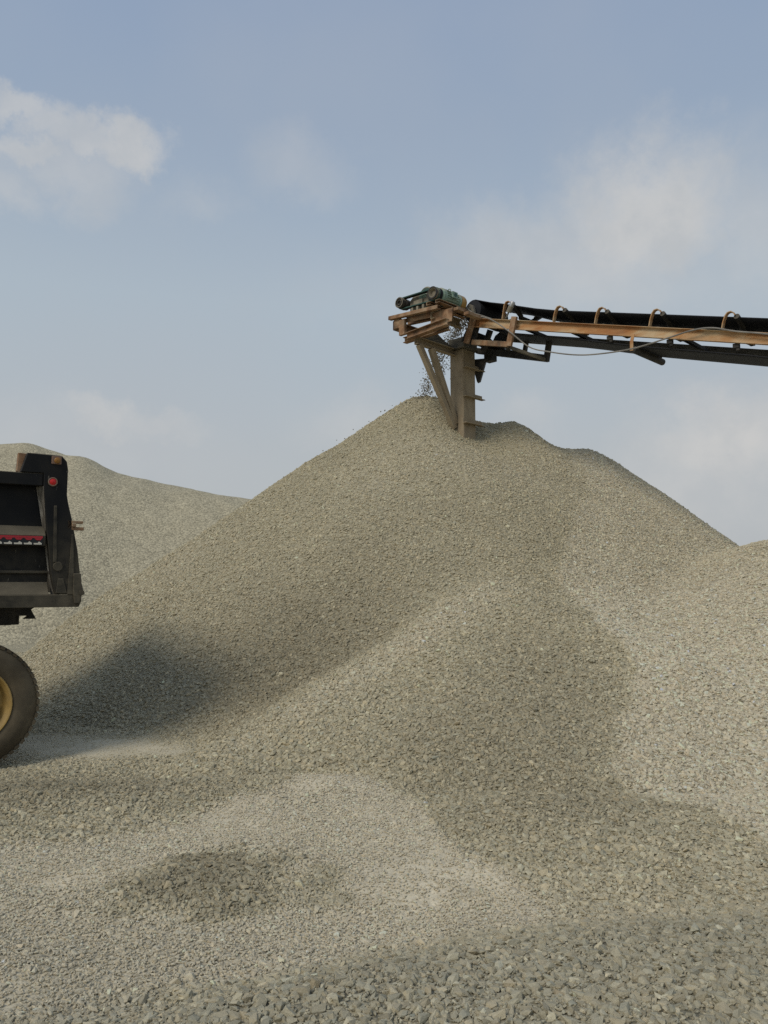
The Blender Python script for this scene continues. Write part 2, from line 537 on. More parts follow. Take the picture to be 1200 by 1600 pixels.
M['scraped'] = worn('scraped', [(0.30, (0.05, 0.045, 0.036)), (0.48, (0.14, 0.125, 0.10)), (0.64, (0.40, 0.375, 0.32))], 14.0, 0.7, stretch=(1, 1, 0.3))
M['tyre_rubber'] = worn('tyre_rubber', [(0.28, (0.034, 0.027, 0.017)), (0.48, (0.074, 0.059, 0.037)), (0.68, (0.150, 0.120, 0.074))], 3.0, 0.9, bump=0.2, dust=TRUCK_DUST, dust_amt=0.3)
M['wheel_ochre'] = worn('wheel_ochre', [(0.25, (0.17, 0.105, 0.03)), (0.5, (0.36, 0.235, 0.07)), (0.75, (0.44, 0.31, 0.12))], 4.0, 0.7, dust=(0.25, 0.19, 0.10), dust_amt=0.3)
M['red_lens'] = worn('red_lens', [(0.3, (0.42, 0.015, 0.015)), (0.7, (0.62, 0.03, 0.03))], 5, 0.3, bump=0.02)
M['amber_lens'] = worn('amber_lens', [(0.3, (0.22, 0.10, 0.02)), (0.7, (0.34, 0.17, 0.04))], 5, 0.4, bump=0.02)
M['lamp_ring'] = worn('lamp_ring', [(0.3, (0.16, 0.10, 0.07)), (0.7, (0.25, 0.16, 0.11))], 5, 0.6)
M['tape_red'] = worn('tape_red', [(0.3, (0.33, 0.02, 0.03)), (0.7, (0.46, 0.035, 0.045))], 5, 0.4, bump=0.02)
M['tape_white'] = worn('tape_white', [(0.3, (0.50, 0.47, 0.38)), (0.7, (0.66, 0.63, 0.54))], 7, 0.4, bump=0.02)
M['tape_black'] = worn('tape_black', [(0.3, (0.012, 0.014, 0.016)), (0.7, (0.02, 0.024, 0.026))], 5, 0.4, bump=0.02)
M['cab_glass'] = worn('cab_glass', [(0.3, (0.01, 0.012, 0.014)), (0.7, (0.02, 0.024, 0.028))], 1, 0.06, bump=0.0, spec=0.7)
M['bed'] = gravel_bed_material('gravel_bed', 1.0, True, contrast=(0.6, 1.0))
M['bed_far'] = gravel_bed_material('far_gravel', 1.0, False, (0.44, 0.392, 0.268), grain=20, contrast=(0.62, 1.22))
M['stone_i'] = stone_material('gravel_stone', 'instancer')
M['stone_o'] = stone_material('single_stone', 'object')
M['stone_f'] = stone_material('falling_stone', (0.24, 0.22, 0.175))


# ------------------------------------------------------------------ terrain meshes
def grid_mesh(name, xs, ys, hf, mat, keep=None, col=None):
    X, Y = np.meshgrid(xs, ys)
    Z = hf(X, Y)
    nx, ny = len(xs), len(ys)
    co = np.stack([X, Y, Z], -1).reshape(-1, 3)
    i = np.arange(nx * ny).reshape(ny, nx)
    q = np.stack([i[:-1, :-1], i[:-1, 1:], i[1:, 1:], i[1:, :-1]], -1).reshape(-1, 4)
    if keep is not None:
        k = keep(X, Y, Z).reshape(-1)
        q = q[k[q].any(1)]
        used = np.zeros(len(co), bool)
        used[q.reshape(-1)] = True
        remap = np.cumsum(used) - 1
        co = co[used]
        q = remap[q]
    me = bpy.data.meshes.new(name)
    me.vertices.add(len(co))
    me.vertices.foreach_set('co', co.astype(np.float32).ravel())
    me.loops.add(q.size)
    me.loops.foreach_set('vertex_index', q.astype(np.int32).ravel())
    me.polygons.add(len(q))
    me.polygons.foreach_set('loop_start', np.arange(0, q.size, 4, dtype=np.int32))
    me.polygons.foreach_set('use_smooth', np.ones(len(q), bool))
    me.update(calc_edges=True)
    if col is not None:
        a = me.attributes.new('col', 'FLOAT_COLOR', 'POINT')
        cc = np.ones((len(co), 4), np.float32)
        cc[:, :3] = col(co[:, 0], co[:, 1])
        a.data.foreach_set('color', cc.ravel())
        a = me.attributes.new('dust', 'FLOAT', 'POINT')
        a.data.foreach_set('value', dust_f(co[:, 0], co[:, 1]).astype(np.float32))
    me.materials.append(mat)
    return me


def axis(lo, hi, fine_lo, fine_hi, step, grow=1.12):
    v = list(np.arange(fine_lo, fine_hi + 1e-6, step))
    s = step
    while v[-1] < hi:
        s *= grow
        v.append(v[-1] + s)
    s = step
    while v[0] > lo:
        s *= grow
        v.insert(0, v[0] - s)
    return np.array(v)


def total_ground(x, y):
    far = np.sqrt(x * x + (y - 10) ** 2)
    return ground_h(x, y) * (1 - sstep(far, 14, 30)) + 0.5 * fbm(x / 60, y / 60, 5, 3) * sstep(far, 40, 120)


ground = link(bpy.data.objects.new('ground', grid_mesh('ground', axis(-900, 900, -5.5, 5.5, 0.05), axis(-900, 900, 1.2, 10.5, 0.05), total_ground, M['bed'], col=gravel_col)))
tag(ground, 'trodden quarry floor of loose grey tan gravel and dust', kind='structure')

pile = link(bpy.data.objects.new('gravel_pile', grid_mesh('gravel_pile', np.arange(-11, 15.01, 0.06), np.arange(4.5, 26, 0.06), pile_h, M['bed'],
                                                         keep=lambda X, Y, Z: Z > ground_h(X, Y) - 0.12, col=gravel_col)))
tag(pile, 'tall tan gravel heap under the conveyor, column buried in its top', 'gravel pile', 'heaps of crushed stone')
far_pile = link(bpy.data.objects.new('gravel_pile.001', grid_mesh('far_gravel_pile', np.arange(-34, 8, 0.16), np.arange(14, 48, 0.16), back_h, M['bed_far'], keep=lambda X, Y, Z: Z > -0.2)))
tag(far_pile, 'distant paler grey gravel heap with a flat ridge, behind the black truck', 'gravel pile', 'heaps of crushed stone')


# ------------------------------------------------------------------ loose stones
def rot_to_euler(n, spin, tilt, tdir):
    """stones lie roughly flat on the surface: spin about the normal, tilt at random"""
    N = len(spin)
    z = n
    a = np.stack([np.cos(spin), np.sin(spin), np.zeros(N)], -1)
    x = a - (a * z).sum(-1, keepdims=True) * z
    x /= np.linalg.norm(x, axis=-1, keepdims=True)
    y = np.cross(z, x)
    B = np.stack([x, y, z], -1)
    ax, ct, st = np.stack([np.cos(tdir), np.sin(tdir), np.zeros(N)], -1), np.cos(tilt), np.sin(tilt)
    K = np.zeros((N, 3, 3))
    K[:, 0, 2] = ax[:, 1]; K[:, 1, 2] = -ax[:, 0]; K[:, 2, 0] = -ax[:, 1]; K[:, 2, 1] = ax[:, 0]
    Rt = np.eye(3) + st[:, None, None] * K + (1 - ct)[:, None, None] * (K @ K)
    Mx = B @ Rt
    ey = np.arcsin(np.clip(-Mx[:, 2, 0], -1, 1))
    ex = np.arctan2(Mx[:, 2, 1], Mx[:, 2, 2])
    ez = np.arctan2(Mx[:, 1, 0], Mx[:, 0, 0])
    return np.stack([ex, ey, ez], -1)


def gravel_nodes():
    ng = bpy.data.node_groups.new('loose_gravel', 'GeometryNodeTree')
    ng.interface.new_socket('Geometry', in_out='INPUT', socket_type='NodeSocketGeometry')
    ng.interface.new_socket('Geometry', in_out='OUTPUT', socket_type='NodeSocketGeometry')
    t = NT(ng)
    gi, go = t.new('NodeGroupInput'), t.new('NodeGroupOutput')
    g2i = t.new('GeometryNodeGeometryToInstance')
    for k in range(14):
        pts = t.new('GeometryNodePoints')
        pts.inputs['Count'].default_value = 15 + k % 6
        rv = t.new('FunctionNodeRandomValue', data_type='FLOAT_VECTOR')
        zz = 0.36 + 0.05 * (k % 4)
        yy = 0.36 + 0.03 * (k % 5)
        rv.inputs[0].default_value = (-0.5, -yy, -zz)
        rv.inputs[1].default_value = (0.5, yy, zz)
        rv.inputs['Seed'].default_value = 100 + 7 * k
        t.link(rv.outputs[0], pts.inputs['Position'])
        ptv = t.new('GeometryNodePointsToVertices')
        t.link(pts.outputs[0], ptv.inputs[0])
        hull = t.new('GeometryNodeConvexHull')
        t.link(ptv.outputs[0], hull.inputs[0])
        sm = t.new('GeometryNodeSetShadeSmooth')
        t.link(hull.outputs[0], sm.inputs[0])
        sm.inputs['Shade Smooth'].default_value = False
        mt = t.new('GeometryNodeSetMaterial')
        mt.inputs['Material'].default_value = M['stone_i']
        t.link(sm.outputs[0], mt.inputs[0])
        t.link(mt.outputs[0], g2i.inputs[0])
    iop = t.new('GeometryNodeInstanceOnPoints')
    t.link(gi.outputs[0], iop.inputs['Points'])
    t.link(g2i.outputs[0], iop.inputs['Instance'])
    iop.inputs['Pick Instance'].default_value = True

    def attr(name, typ):
        a = t.new('GeometryNodeInputNamedAttribute', data_type=typ)
        a.inputs['Name'].default_value = name
        return a.outputs[0]
    t.link(attr('pick', 'INT'), iop.inputs['Instance Index'])
    e2r = t.new('FunctionNodeEulerToRotation')
    t.link(attr('rot', 'FLOAT_VECTOR'), e2r.inputs[0])
    t.link(e2r.outputs[0], iop.inputs['Rotation'])
    t.link(attr('size', 'FLOAT_VECTOR'), iop.inputs['Scale'])
    t.link(iop.outputs[0], go.inputs[0])
    return ng


NG = gravel_nodes()


def normals(hf, x, y, e=0.03):
    nx = -(hf(x + e, y) - hf(x - e, y)) / (2 * e)
    ny = -(hf(x, y + e) - hf(x, y - e)) / (2 * e)
    n = np.stack([nx, ny, np.ones_like(nx)], -1)
    L = np.linalg.norm(n, axis=-1, keepdims=True)
    return n / L, L[:, 0]


def project(p):
    d = p - np.array((0, 0, CAM_H))
    c, s = math.cos(R(PITCH)), math.sin(R(PITCH))
    dep = d[:, 1] * c + d[:, 2] * s
    up = -d[:, 1] * s + d[:, 2] * c
    dep = np.maximum(dep, 1e-3)
    return 600 + 1209 * d[:, 0] / dep, 800 - 1209 * up / dep, dep


def top_h(x, y):
    return np.maximum(ground_h(x, y), pile_h(x, y))


# candidates: denser near the lens, where every stone is seen by itself
def candidates(bands):
    P = []
    for y0, y1, dens in bands:
        w = 0.5 * y1 + 1.6
        n = int((y1 - y0) * 2 * w * dens)
        xx, yy = rng.uniform(-w, w, n), rng.uniform(y0, y1, n)
        n, L = normals(top_h, xx, yy)
        keep = rng.uniform(0, 1.35, len(xx)) < L          # even cover on the slopes too
        P.append(np.stack([xx[keep], yy[keep]], -1))
    p = np.concatenate(P)
    x, y = p[:, 0], p[:, 1]
    z = top_h(x, y)
    n, _ = normals(top_h, x, y)
    pos = np.stack([x, y, z], -1)
    u, v, d = project(pos)
    view = (np.array((0, 0, CAM_H)) - pos)
    view /= np.linalg.norm(view, axis=-1, keepdims=True)
    face = (view * n).sum(-1)
    ext = 1.3 * 1209 / d
    k = (u > -ext) & (u < 1200 + ext) & (v < 1600 + 0.4 * ext) & (face > -0.18)
    return pos[k], n[k]


pos, nor = candidates([(2.1, 5.0, 4000), (5.0, 8.0, 3400), (8.0, 11.0, 2500), (11.0, 16.5, 1900)])
pg, ng_ = candidates([(2.1, 4.2, 5200), (4.2, 6.2, 2600)])          # grit between the chips
grit = np.concatenate([np.zeros(len(pos), bool), np.ones(len(pg), bool)])
pos, nor = np.concatenate([pos, pg]), np.concatenate([nor, ng_])
N = len(pos)
x, y = pos[:, 0], pos[:, 1]
dust = dust_f(x, y)
is_pile = pile_h(x, y) > ground_h(x, y)
dep = project(pos)[2]
size = np.exp(rng.normal(0, 0.28, N)) * 0.0255
big = rng.uniform(0, 1, N) < 0.03
size[big] *= 1.35
coarse = gauss(x, y, 1.05, 2.5, 1.6, 0.8) + 0.6 * gauss(x, y, -0.92, 4.22, 0.5, 0.35) + 0.5 * gauss(x, y, -2.3, 5.65, 1.3, 0.45)
size *= (1 + 0.05 * np.clip(coarse, 0, 1)) * (1 - 0.55 * sstep(dust, 0.2, 0.95)) * (1 + 0.15 * sstep(dep, 9, 16))
size *= 1 - 0.28 * light_f(x, y)
size *= np.where(is_pile, 1.12 - 0.26 * sstep(pos[:, 2], 0.3, 4.0) + 0.10 * fbm(x / 0.8, y / 0.5, 161, 3), 1.0)   # coarse pieces roll to the foot
size = np.minimum(size, 0.046)
size[grit] = rng.uniform(0.006, 0.015, int(grit.sum()))
keep = rng.uniform(0, 1, N) > 0.6 * sstep(dust, 0.5, 1.0)
pos, nor, x, y, dust, is_pile, dep, size = [a[keep] for a in (pos, nor, x, y, dust, is_pile, dep, size)]
N = len(pos)
lift = np.where(grit[keep], 0.006, size * rng.uniform(-0.16, 0.24, N) * (1 - 0.7 * dust))
P3 = pos + nor * lift[:, None]
eul = rot_to_euler(nor, rng.uniform(0, 2 * math.pi, N), np.abs(rng.normal(0, 0.34, N)), rng.uniform(0, 2 * math.pi, N))
sc = size[:, None] * np.stack([rng.uniform(1.0, 1.45, N), rng.uniform(0.85, 1.2, N), rng.uniform(0.6, 1.05, N)], -1)
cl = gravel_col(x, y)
val = np.exp(rng.normal(0, 0.12, N))
val[rng.uniform(0, 1, N) < 0.035] *= 1.38
hue = rng.normal(0, 0.022, N)
cl = cl * val[:, None] * np.stack([1 + hue, np.ones(N), 1 - hue], -1)
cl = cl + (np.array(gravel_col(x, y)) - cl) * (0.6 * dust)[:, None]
cl = np.clip(cl, 0.02, 0.66)
pick = rng.integers(0, 14, N)

# the 300 that show largest become stones of their own
u, v, d = project(P3)
inside = (u > 3) & (u < 1197) & (v > 0) & (v < 1596) & ~is_pile
score = np.where(inside, size / d, 0)
order = np.argsort(-score)
own = np.zeros(N, bool)
own[order[:300]] = True


def gravel_object(name, sel, parent):
    me = bpy.data.meshes.new(name)
    n = int(sel.sum())
    me.vertices.add(n)
    me.vertices.foreach_set('co', P3[sel].astype(np.float32).ravel())
    for nm, typ, arr, key in (('rot', 'FLOAT_VECTOR', eul, 'vector'), ('size', 'FLOAT_VECTOR', sc, 'vector'), ('pick', 'INT', pick, 'value')):
        a = me.attributes.new(nm, typ, 'POINT')
        a.data.foreach_set(key, arr[sel].astype(np.int32 if typ == 'INT' else np.float32).ravel())
    a = me.attributes.new('col', 'FLOAT_COLOR', 'POINT')
    c4 = np.ones((n, 4), np.float32)
    c4[:, :3] = cl[sel]
    a.data.foreach_set('color', c4.ravel())
    me.materials.append(M['stone_i'])
    o = link(bpy.data.objects.new(name, me), parent)
    o['kind'] = 'stuff'
    md = o.modifiers.new('loose_gravel', 'NODES')
    md.node_group = NG
    return o


gravel_object('gravel', is_pile & ~own, pile)
gravel_object('gravel', ~is_pile & ~own, ground)
print('stones', N, 'pile', int(is_pile.sum()))


def hull_mesh(name, seed, mat, n=14, dims=(0.5, 0.4, 0.36)):
    r = random.Random(seed)
    bm = bmesh.new()
    for _ in range(n):
        bm.verts.new([r.uniform(-q, q) for q in dims])
    res = bmesh.ops.convex_hull(bm, input=bm.verts)
    bmesh.ops.delete(bm, geom=[g for g in bm.verts if not g.link_faces], context='VERTS')
    me = bpy.data.meshes.new(name)
    bm.to_mesh(me)
    bm.free()
    me.materials.append(mat)
    return me


stone_meshes = [hull_mesh('stone', 40 + k, M['stone_o'], 16 + k % 6, (0.5, 0.40, 0.36 + 0.05 * (k % 4))) for k in range(14)]
for i in np.where(own)[0]:
    o = link(bpy.data.objects.new('stone', stone_meshes[int(pick[i])]), ground)
    o.location = P3[i]
    o.rotation_euler = eul[i]
    o.scale = sc[i]
    o.color = (*cl[i], 1)


# ------------------------------------------------------------------ mesh builder
class MB:
    def __init__(s):
        s.v, s.f, s.sm = [], [], []

    def add(s, vs, fs, smooth=False):
        k = len(s.v)
        s.v += [tuple(q) for q in vs]
        s.f += [tuple(i + k for i in f) for f in fs]
        s.sm += [smooth] * len(fs)
        return s

    def box(s, c, d, rot=None):
        hx, hy, hz = d[0] / 2, d[1] / 2, d[2] / 2
        vs = [Vector((sx * hx, sy * hy, sz * hz)) for sz in (-1, 1) for sy in (-1, 1) for sx in (-1, 1)]
        if rot is not None:
            vs = [rot @ q for q in vs]
        vs = [q + Vector(c) for q in vs]
        return s.add(vs, [(0, 2, 3, 1), (4, 5, 7, 6), (0, 1, 5, 4), (2, 6, 7, 3), (0, 4, 6, 2), (1, 3, 7, 5)])

    def prism(s, poly, p0, ex, ey, ez, depth):
        """extrude a 2-D outline (in ex, ey) along ez"""
        p0, ex, ey, ez = map(Vector, (p0, ex, ey, ez))
        n = len(poly)
        a = [p0 + ex * q[0] + ey * q[1] for q in poly]
        b = [q + ez * depth for q in a]
        return s.add(a + b, [tuple(range(n - 1, -1, -1)), tuple(range(n, 2 * n))] + [(i, (i + 1) % n, n + (i + 1) % n, n + i) for i in range(n)])

    def frame(s, p0, p1, up):
        p0, p1 = Vector(p0), Vector(p1)
        d = (p1 - p0)
        L = d.length
        d.normalize()
        side = Vector(up).cross(d).normalized()
        u2 = d.cross(side).normalized()
        return p0, d, side, u2, L

    def beam(s, p0, p1, w, h, up=(0, 0, 1)):
        p0, d, side, u2, L = s.frame(p0, p1, up)
        return s.prism([(-w / 2, -h / 2), (w / 2, -h / 2), (w / 2, h / 2), (-w / 2, h / 2)], p0, side, u2, d, L)

    def channel(s, p0, p1, w, h, t=0.012, up=(0, 0, 1), flip=1):
        """C section, web on the outer side"""
        p0, d, side, u2, L = s.frame(p0, p1, up)
        a, b = -w / 2 * flip, w / 2 * flip
        tt = t * flip
        poly = [(a, -h / 2), (b, -h / 2), (b, -h / 2 + t), (a + tt, -h / 2 + t), (a + tt, h / 2 - t), (b, h / 2 - t), (b, h / 2), (a, h / 2)]
        return s.prism(poly, p0, side, u2, d, L)

    def ibeam(s, p0, p1, w, h, t=0.012, up=(0, 0, 1)):
        p0, d, side, u2, L = s.frame(p0, p1, up)
        a, b, c = w / 2, h / 2, t / 2
        poly = [(-a, -b), (a, -b), (a, -b + t), (c, -b + t), (c, b - t), (a, b - t), (a, b), (-a, b), (-a, b - t), (-c, b - t), (-c, -b + t), (-a, -b + t)]
        return s.prism(poly, p0, side, u2, d, L)

    def angle(s, p0, p1, w, t=0.01, up=(0, 0, 1), flip=1):
        p0, d, side, u2, L = s.frame(p0, p1, up)
        poly = [(0, 0), (w * flip, 0), (w * flip, t), (t * flip, t), (t * flip, w), (0, w)]
        return s.prism(poly, p0, side, u2, d, L)

    def lathe(s, p0, axis_, prof, seg=24, ref=(0, 0, 1)):
        """revolve (distance along the axis, radius) pairs"""
        p0 = Vector(p0)
        ax = Vector(axis_).normalized()
        r0 = Vector(ref)
        if abs(r0.dot(ax)) > 0.9:
            r0 = Vector((1, 0, 0))
        e1 = (r0 - ax * r0.dot(ax)).normalized()
        e2 = ax.cross(e1)
        vs, fs = [], []
        for (a, r) in prof:
            for k in range(seg):
                th = 2 * math.pi * k / seg
                vs.append(p0 + ax * a + (e1 * math.cos(th) + e2 * math.sin(th)) * r)
        for i in range(len(prof) - 1):
            for k in range(seg):
                k2 = (k + 1) % seg
                fs.append((i * seg + k, i * seg + k2, (i + 1) * seg + k2, (i + 1) * seg + k))
        s.add(vs, fs, True)
        return s

    def cyl(s, p0, p1, r, seg=16, r1=None):
        p0, p1 = Vector(p0), Vector(p1)
        L = (p1 - p0).length
        r1 = r if r1 is None else r1
        return s.lathe(p0, p1 - p0, [(0, 0.0005), (0, r), (L, r1), (L, 0.0005)], seg)

    def tube(s, pts, r, seg=8, flat=None):
        """a round bar or, with flat=(w, t), a flat strap along a line of points"""
        pts = [Vector(p) for p in pts]
        vs, fs = [], []
        n = seg if flat is None else 4
        for i, p in enumerate(pts):
            d = (pts[min(i + 1, len(pts) - 1)] - pts[max(i - 1, 0)]).normalized()
            ref = Vector((0, 1, 0)) if flat is None or abs(d.y) < 0.95 else Vector((1, 0, 0))
            if flat is not None and len(flat) > 2:
                ref = Vector(flat[2])
            e1 = (ref - d * ref.dot(d)).normalized()
            e2 = d.cross(e1)
            if flat is None:
                for k in range(n):
                    th = 2 * math.pi * k / n
                    vs.append(p + e1 * math.cos(th) * r + e2 * math.sin(th) * r)
            else:
                w, t = flat[0] / 2, flat[1] / 2
                vs += [p + e1 * w + e2 * t, p - e1 * w + e2 * t, p - e1 * w - e2 * t, p + e1 * w - e2 * t]
        for i in range(len(pts) - 1):
            for k in range(n):
                k2 = (k + 1) % n
                fs.append((i * n + k, i * n + k2, (i + 1) * n + k2, (i + 1) * n + k))
        fs.append(tuple(range(n - 1, -1, -1)))
        fs.append(tuple((len(pts) - 1) * n + k for k in range(n)))
        return s.add(vs, fs, flat is None)

    def build(s, name, mat, parent=None, bevel=0.0, label=None):
        me = bpy.data.meshes.new(name)
        me.from_pydata(s.v, [], s.f)
        me.polygons.foreach_set('use_smooth', s.sm)
        me.materials.append(M[mat] if isinstance(mat, str) else mat)
        bm = bmesh.new()
        bm.from_mesh(me)
        bmesh.ops.recalc_face_normals(bm, faces=bm.faces)
        for e in bm.edges:
            if len(e.link_faces) == 2 and e.calc_face_angle(0) > R(40):
                e.smooth = False
        bm.to_mesh(me)
        bm.free()
        o = link(bpy.data.objects.new(name, me), parent)
        if bevel:
            b = o.modifiers.new('bevel', 'BEVEL')
            b.width = bevel
            b.segments = 1
            b.limit_method = 'ANGLE'
            b.angle_limit = R(50)
        if label:
            o['label'] = label
        return o


# ------------------------------------------------------------------ conveyor
# local x runs down the belt towards its tail, local y away from the lens, z up
CV = empty('belt_conveyor', (1.40, 13.5, 0), R(-45))
tag(CV, 'rusty inclined belt conveyor with green drive motor, dropping stone onto the gravel heap', 'conveyor')
SL = -0.285
LAST = 15.2
dirv = Vector((1, 0, SL)).normalized()
nrm = Vector((-SL, 0, 1)).normalized()       # square to the belt


def bt(u_):                                   # top of the side beams
    return 6.133 + SL * u_


def on(u_, v_, dz=0.0):
    return Vector((u_, v_, bt(u_) + dz))


VB = 0.45
h2 = 0.075
MB().channel(on(0.60, -VB + 0.03, -h2), on(LAST, -VB + 0.03, -h2), 0.06, 0.15, 0.01, flip=-1).build('side_beam', 'rust_orange', CV, 0.003)
MB().channel(on(0.60, VB + 0.03, -h2 - 0.05), on(LAST, VB + 0.03, -h2 - 0.05), 0.06, 0.15, 0.01, flip=1).build('side_beam', 'grey_steel', CV, 0.003, label='greyish far side beam of the conveyor')

# belt, trough shaped, over the head drum and back underneath
DC = Vector((0.55, 0, 6.12))
DR = 0.185


def belt_ring(u_, z_, trough, tilt=None):
    row = []
    for vv in (-0.37, -0.26, -0.15, -0.05, 0.05, 0.15, 0.26, 0.37):
        up = trough * max(0.0, (abs(vv) - 0.14) / 0.23)
        row.append(Vector((u_, vv, z_ + up)))
    return row


rows = []
us = [LAST + 0.4, 12, 10, 8, 6.5, 5.6, 5.0, 4.4, 3.8, 3.2, 2.7, 2.2, 1.8, 1.45, 1.15, 0.9]
for u_ in us:
    f = sstep(np.array(float(u_)), 0.75, 2.2)
    lip = 0.20 * f + (1 - f) * 0.30
    trough = 0.085 * f
    rows.append(belt_ring(u_, bt(u_) + lip - trough, trough))
for k in range(0, 11):
    th = R(75 + k * 20)
    rows.append([Vector((DC.x + math.cos(th) * DR, vv, DC.z + math.sin(th) * DR)) for vv in (-0.37, -0.26, -0.15, -0.05, 0.05, 0.15, 0.26, 0.37)])


def ret(u_):
    return 5.965 - 0.312 * u_ if u_ > 1.2 else 5.965 - 0.312 * 1.2 + (1.2 - u_) * 0.42


for u_ in (1.0, 1.3, 2.0, 2.6, 3.2, 3.6, 4.2, 5.0, 6, 8, 10, 12, LAST + 0.4):
    rows.append([Vector((u_, vv, ret(u_) - (0.012 * math.sin(u_ * 2.2) if u_ > 1.3 else 0))) for vv in (-0.37, -0.26, -0.15, -0.05, 0.05, 0.15, 0.26, 0.37)])
m = MB()
nn = 8
vs, fs = [], []
for rr in rows:
    vs += rr
for i in range(len(rows) - 1):
    for k in range(nn - 1):
        fs.append((i * nn + k, i * nn + k + 1, (i + 1) * nn + k + 1, (i + 1) * nn + k))
m.add(vs, fs, True)
belt = m.build('belt', 'belt_rubber', CV)
so = belt.modifiers.new('thick', 'SOLIDIFY')
so.thickness = 0.014
so.offset = 0

MB().cyl(DC + Vector((0, -0.39, 0)), DC + Vector((0, 0.39, 0)), DR - 0.012, 28).build('head_drum', 'belt_rubber', CV)
MB().cyl(DC + Vector((0, -0.52, 0)), DC + Vector((0, 0.52, 0)), 0.035, 14).build('drum_shaft', 'grey_steel', CV)
for sgn in (-1, 1):
    b_ = MB()
    b_.prism([(-0.11, -0.12), (0.11, -0.12), (0.07, 0.05), (0.0, 0.085), (-0.07, 0.05)], (DC.x, sgn * 0.455 - 0.03, DC.z), (1, 0, 0), (0, 0, 1), (0, 1, 0), 0.06)
    b_.build('bearing_block', 'grey_steel', CV, 0.004)

# troughing idlers: a bent strap on each side, wing rollers and a flat roller
IDL = [1.18, 2.14, 2.85, 3.69, 4.68, 5.6, 6.6, 7.6, 8.6, 9.6, 10.6, 11.6, 12.6]
for i, u_ in enumerate(IDL):
    z0 = bt(u_)
    lp = 0.218 if i else 0.27
    root = empty('idler', (u_, 0, z0), 0, CV)
    for sgn in (-1, 1):
        pts = [Vector((0.02, sgn * 0.42, 0.002)), Vector((0.045, sgn * 0.425, 0.10)), Vector((0.075, sgn * 0.43, lp - 0.045)),
               Vector((0.105, sgn * 0.43, lp - 0.008)), Vector((0.14, sgn * 0.425, lp)), Vector((0.17, sgn * 0.41, lp - 0.015)), Vector((0.185, sgn * 0.40, lp - 0.045))]
        MB().tube(pts, 0, flat=(0.07, 0.014, (0, 1, 0))).build('bracket', 'rust_orange' if sgn < 0 else 'grey_steel', root, 0.002)
        MB().cyl((0.20, sgn * 0.16, 0.065), (0.20, sgn * 0.40, lp - 0.065), 0.038, 12).build('wing_roller', 'dark_steel', root)
    MB().cyl((0.17, -0.15, 0.058), (0.17, 0.15, 0.058), 0.038, 12).build('roller', 'dark_steel', root)
    MB().beam((0.10, -0.36, -0.02), (0.10, 0.44, -0.02), 0.06, 0.04).build('cross_bar', 'dark_steel', root, 0.002)
# return idlers hang under the beams
for u_ in (3.45, 6.4, 9.4, 12.4):
    zr = ret(u_) - 0.075
    root = empty('return_idler', (u_, 0, zr), 0, CV)
    MB().cyl((0, -0.43, 0), (0, 0.50, 0), 0.05, 14).build('roller', 'dark_steel', root)
    MB().cyl((0, 0.50, 0), (0, 0.515, 0), 0.036, 14).build('roller_cap', 'galvanised', root)
    zt = bt(u_) - 0.12 - zr
    MB().tube([(0.02, -0.44, zt), (0.0, -0.455, zt * 0.5), (-0.01, -0.44, -0.02)], 0, flat=(0.05, 0.012, (1, 0, 0))).build('hanger', 'rust_orange', root, 0.002)
    MB().tube([(0.02, 0.44, zt), (0.0, 0.455, zt * 0.5), (-0.01, 0.44, -0.02)], 0, flat=(0.05, 0.012, (1, 0, 0))).build('hanger', 'grey_steel', root, 0.002)
# little clips under the near beam
for u_ in (3.08, 3.98, 4.86, 5.7):
    c_ = on(u_, -VB + 0.06, -0.185)
    MB().box(c_, (0.08, 0.05, 0.06)).box(c_ + Vector((0.02, 0, -0.045)), (0.045, 0.03, 0.04)).build('clip', 'dark_steel', CV, 0.003)
# cross members between the side beams
for u_ in (1.0, 1.62, 2.45, 4.15, 5.9, 7.8, 9.8, 11.8, 13.8):
    MB().beam(on(u_, -0.38, -0.12), on(u_, 0.44, -0.13), 0.05, 0.05).build('cross_member', 'dark_steel', CV, 0.002)

# belt edge guide roller leaning out above the beam
g0, g1 = Vector((1.27, -0.44, bt(1.27) + 0.02)), Vector((1.47, -0.47, 6.07))
gd = (g1 - g0).normalized()
guide = MB().cyl(g0, g0 + gd * 0.13, 0.014, 10).build('guide_roller', 'grey_steel', CV)
MB().cyl(g0 + gd * 0.11, g0 + gd * 0.21, 0.043, 16).build('roller_base', 'gear_grey', guide)
MB().lathe(g0 + gd * 0.21, gd, [(0, 0.0005), (0, 0.040), (0.07, 0.040), (0.08, 0.032), (0.08, 0.0005)], 16).build('roller_sleeve', 'galvanised', guide)

# skirt plates that close the head under the drum
MB().prism([(0.28, 5.64), (0.60, 5.56), (0.72, 5.88), (0.62, 5.96), (0.44, 5.88)], (0, -0.39, 0), (1, 0, 0), (0, 0, 1), (0, 1, 0), 0.012).build('skirt_plate', 'dark_steel', CV, 0.002)
MB().prism([(0.28, 5.64), (0.60, 5.56), (0.72, 5.88), (0.62, 5.96), (0.44, 5.88)], (0, 0.38, 0), (1, 0, 0), (0, 0, 1), (0, 1, 0), 0.012).build('skirt_plate', 'dark_steel', CV, 0.002)
MB().prism([(-0.38, 5.60), (0.38, 5.60), (0.38, 5.78), (0.20, 5.84), (-0.20, 5.84), (-0.38, 5.80)], (0.40, 0, 0), (0, 1, 0), (0, 0, 1), (1, 0, 0), 0.012).build('skirt_plate', 'dark_steel', CV, 0.002)
MB().prism([(-0.30, 5.605), (0.10, 5.605), (0.02, 5.70), (-0.10, 5.67)], (-0.03, -0.58, 0), (0, 1, 0), (0, 0, 1), (1, 0, 0), 0.014).build('skirt_plate', 'grey_steel', CV, 0.002)
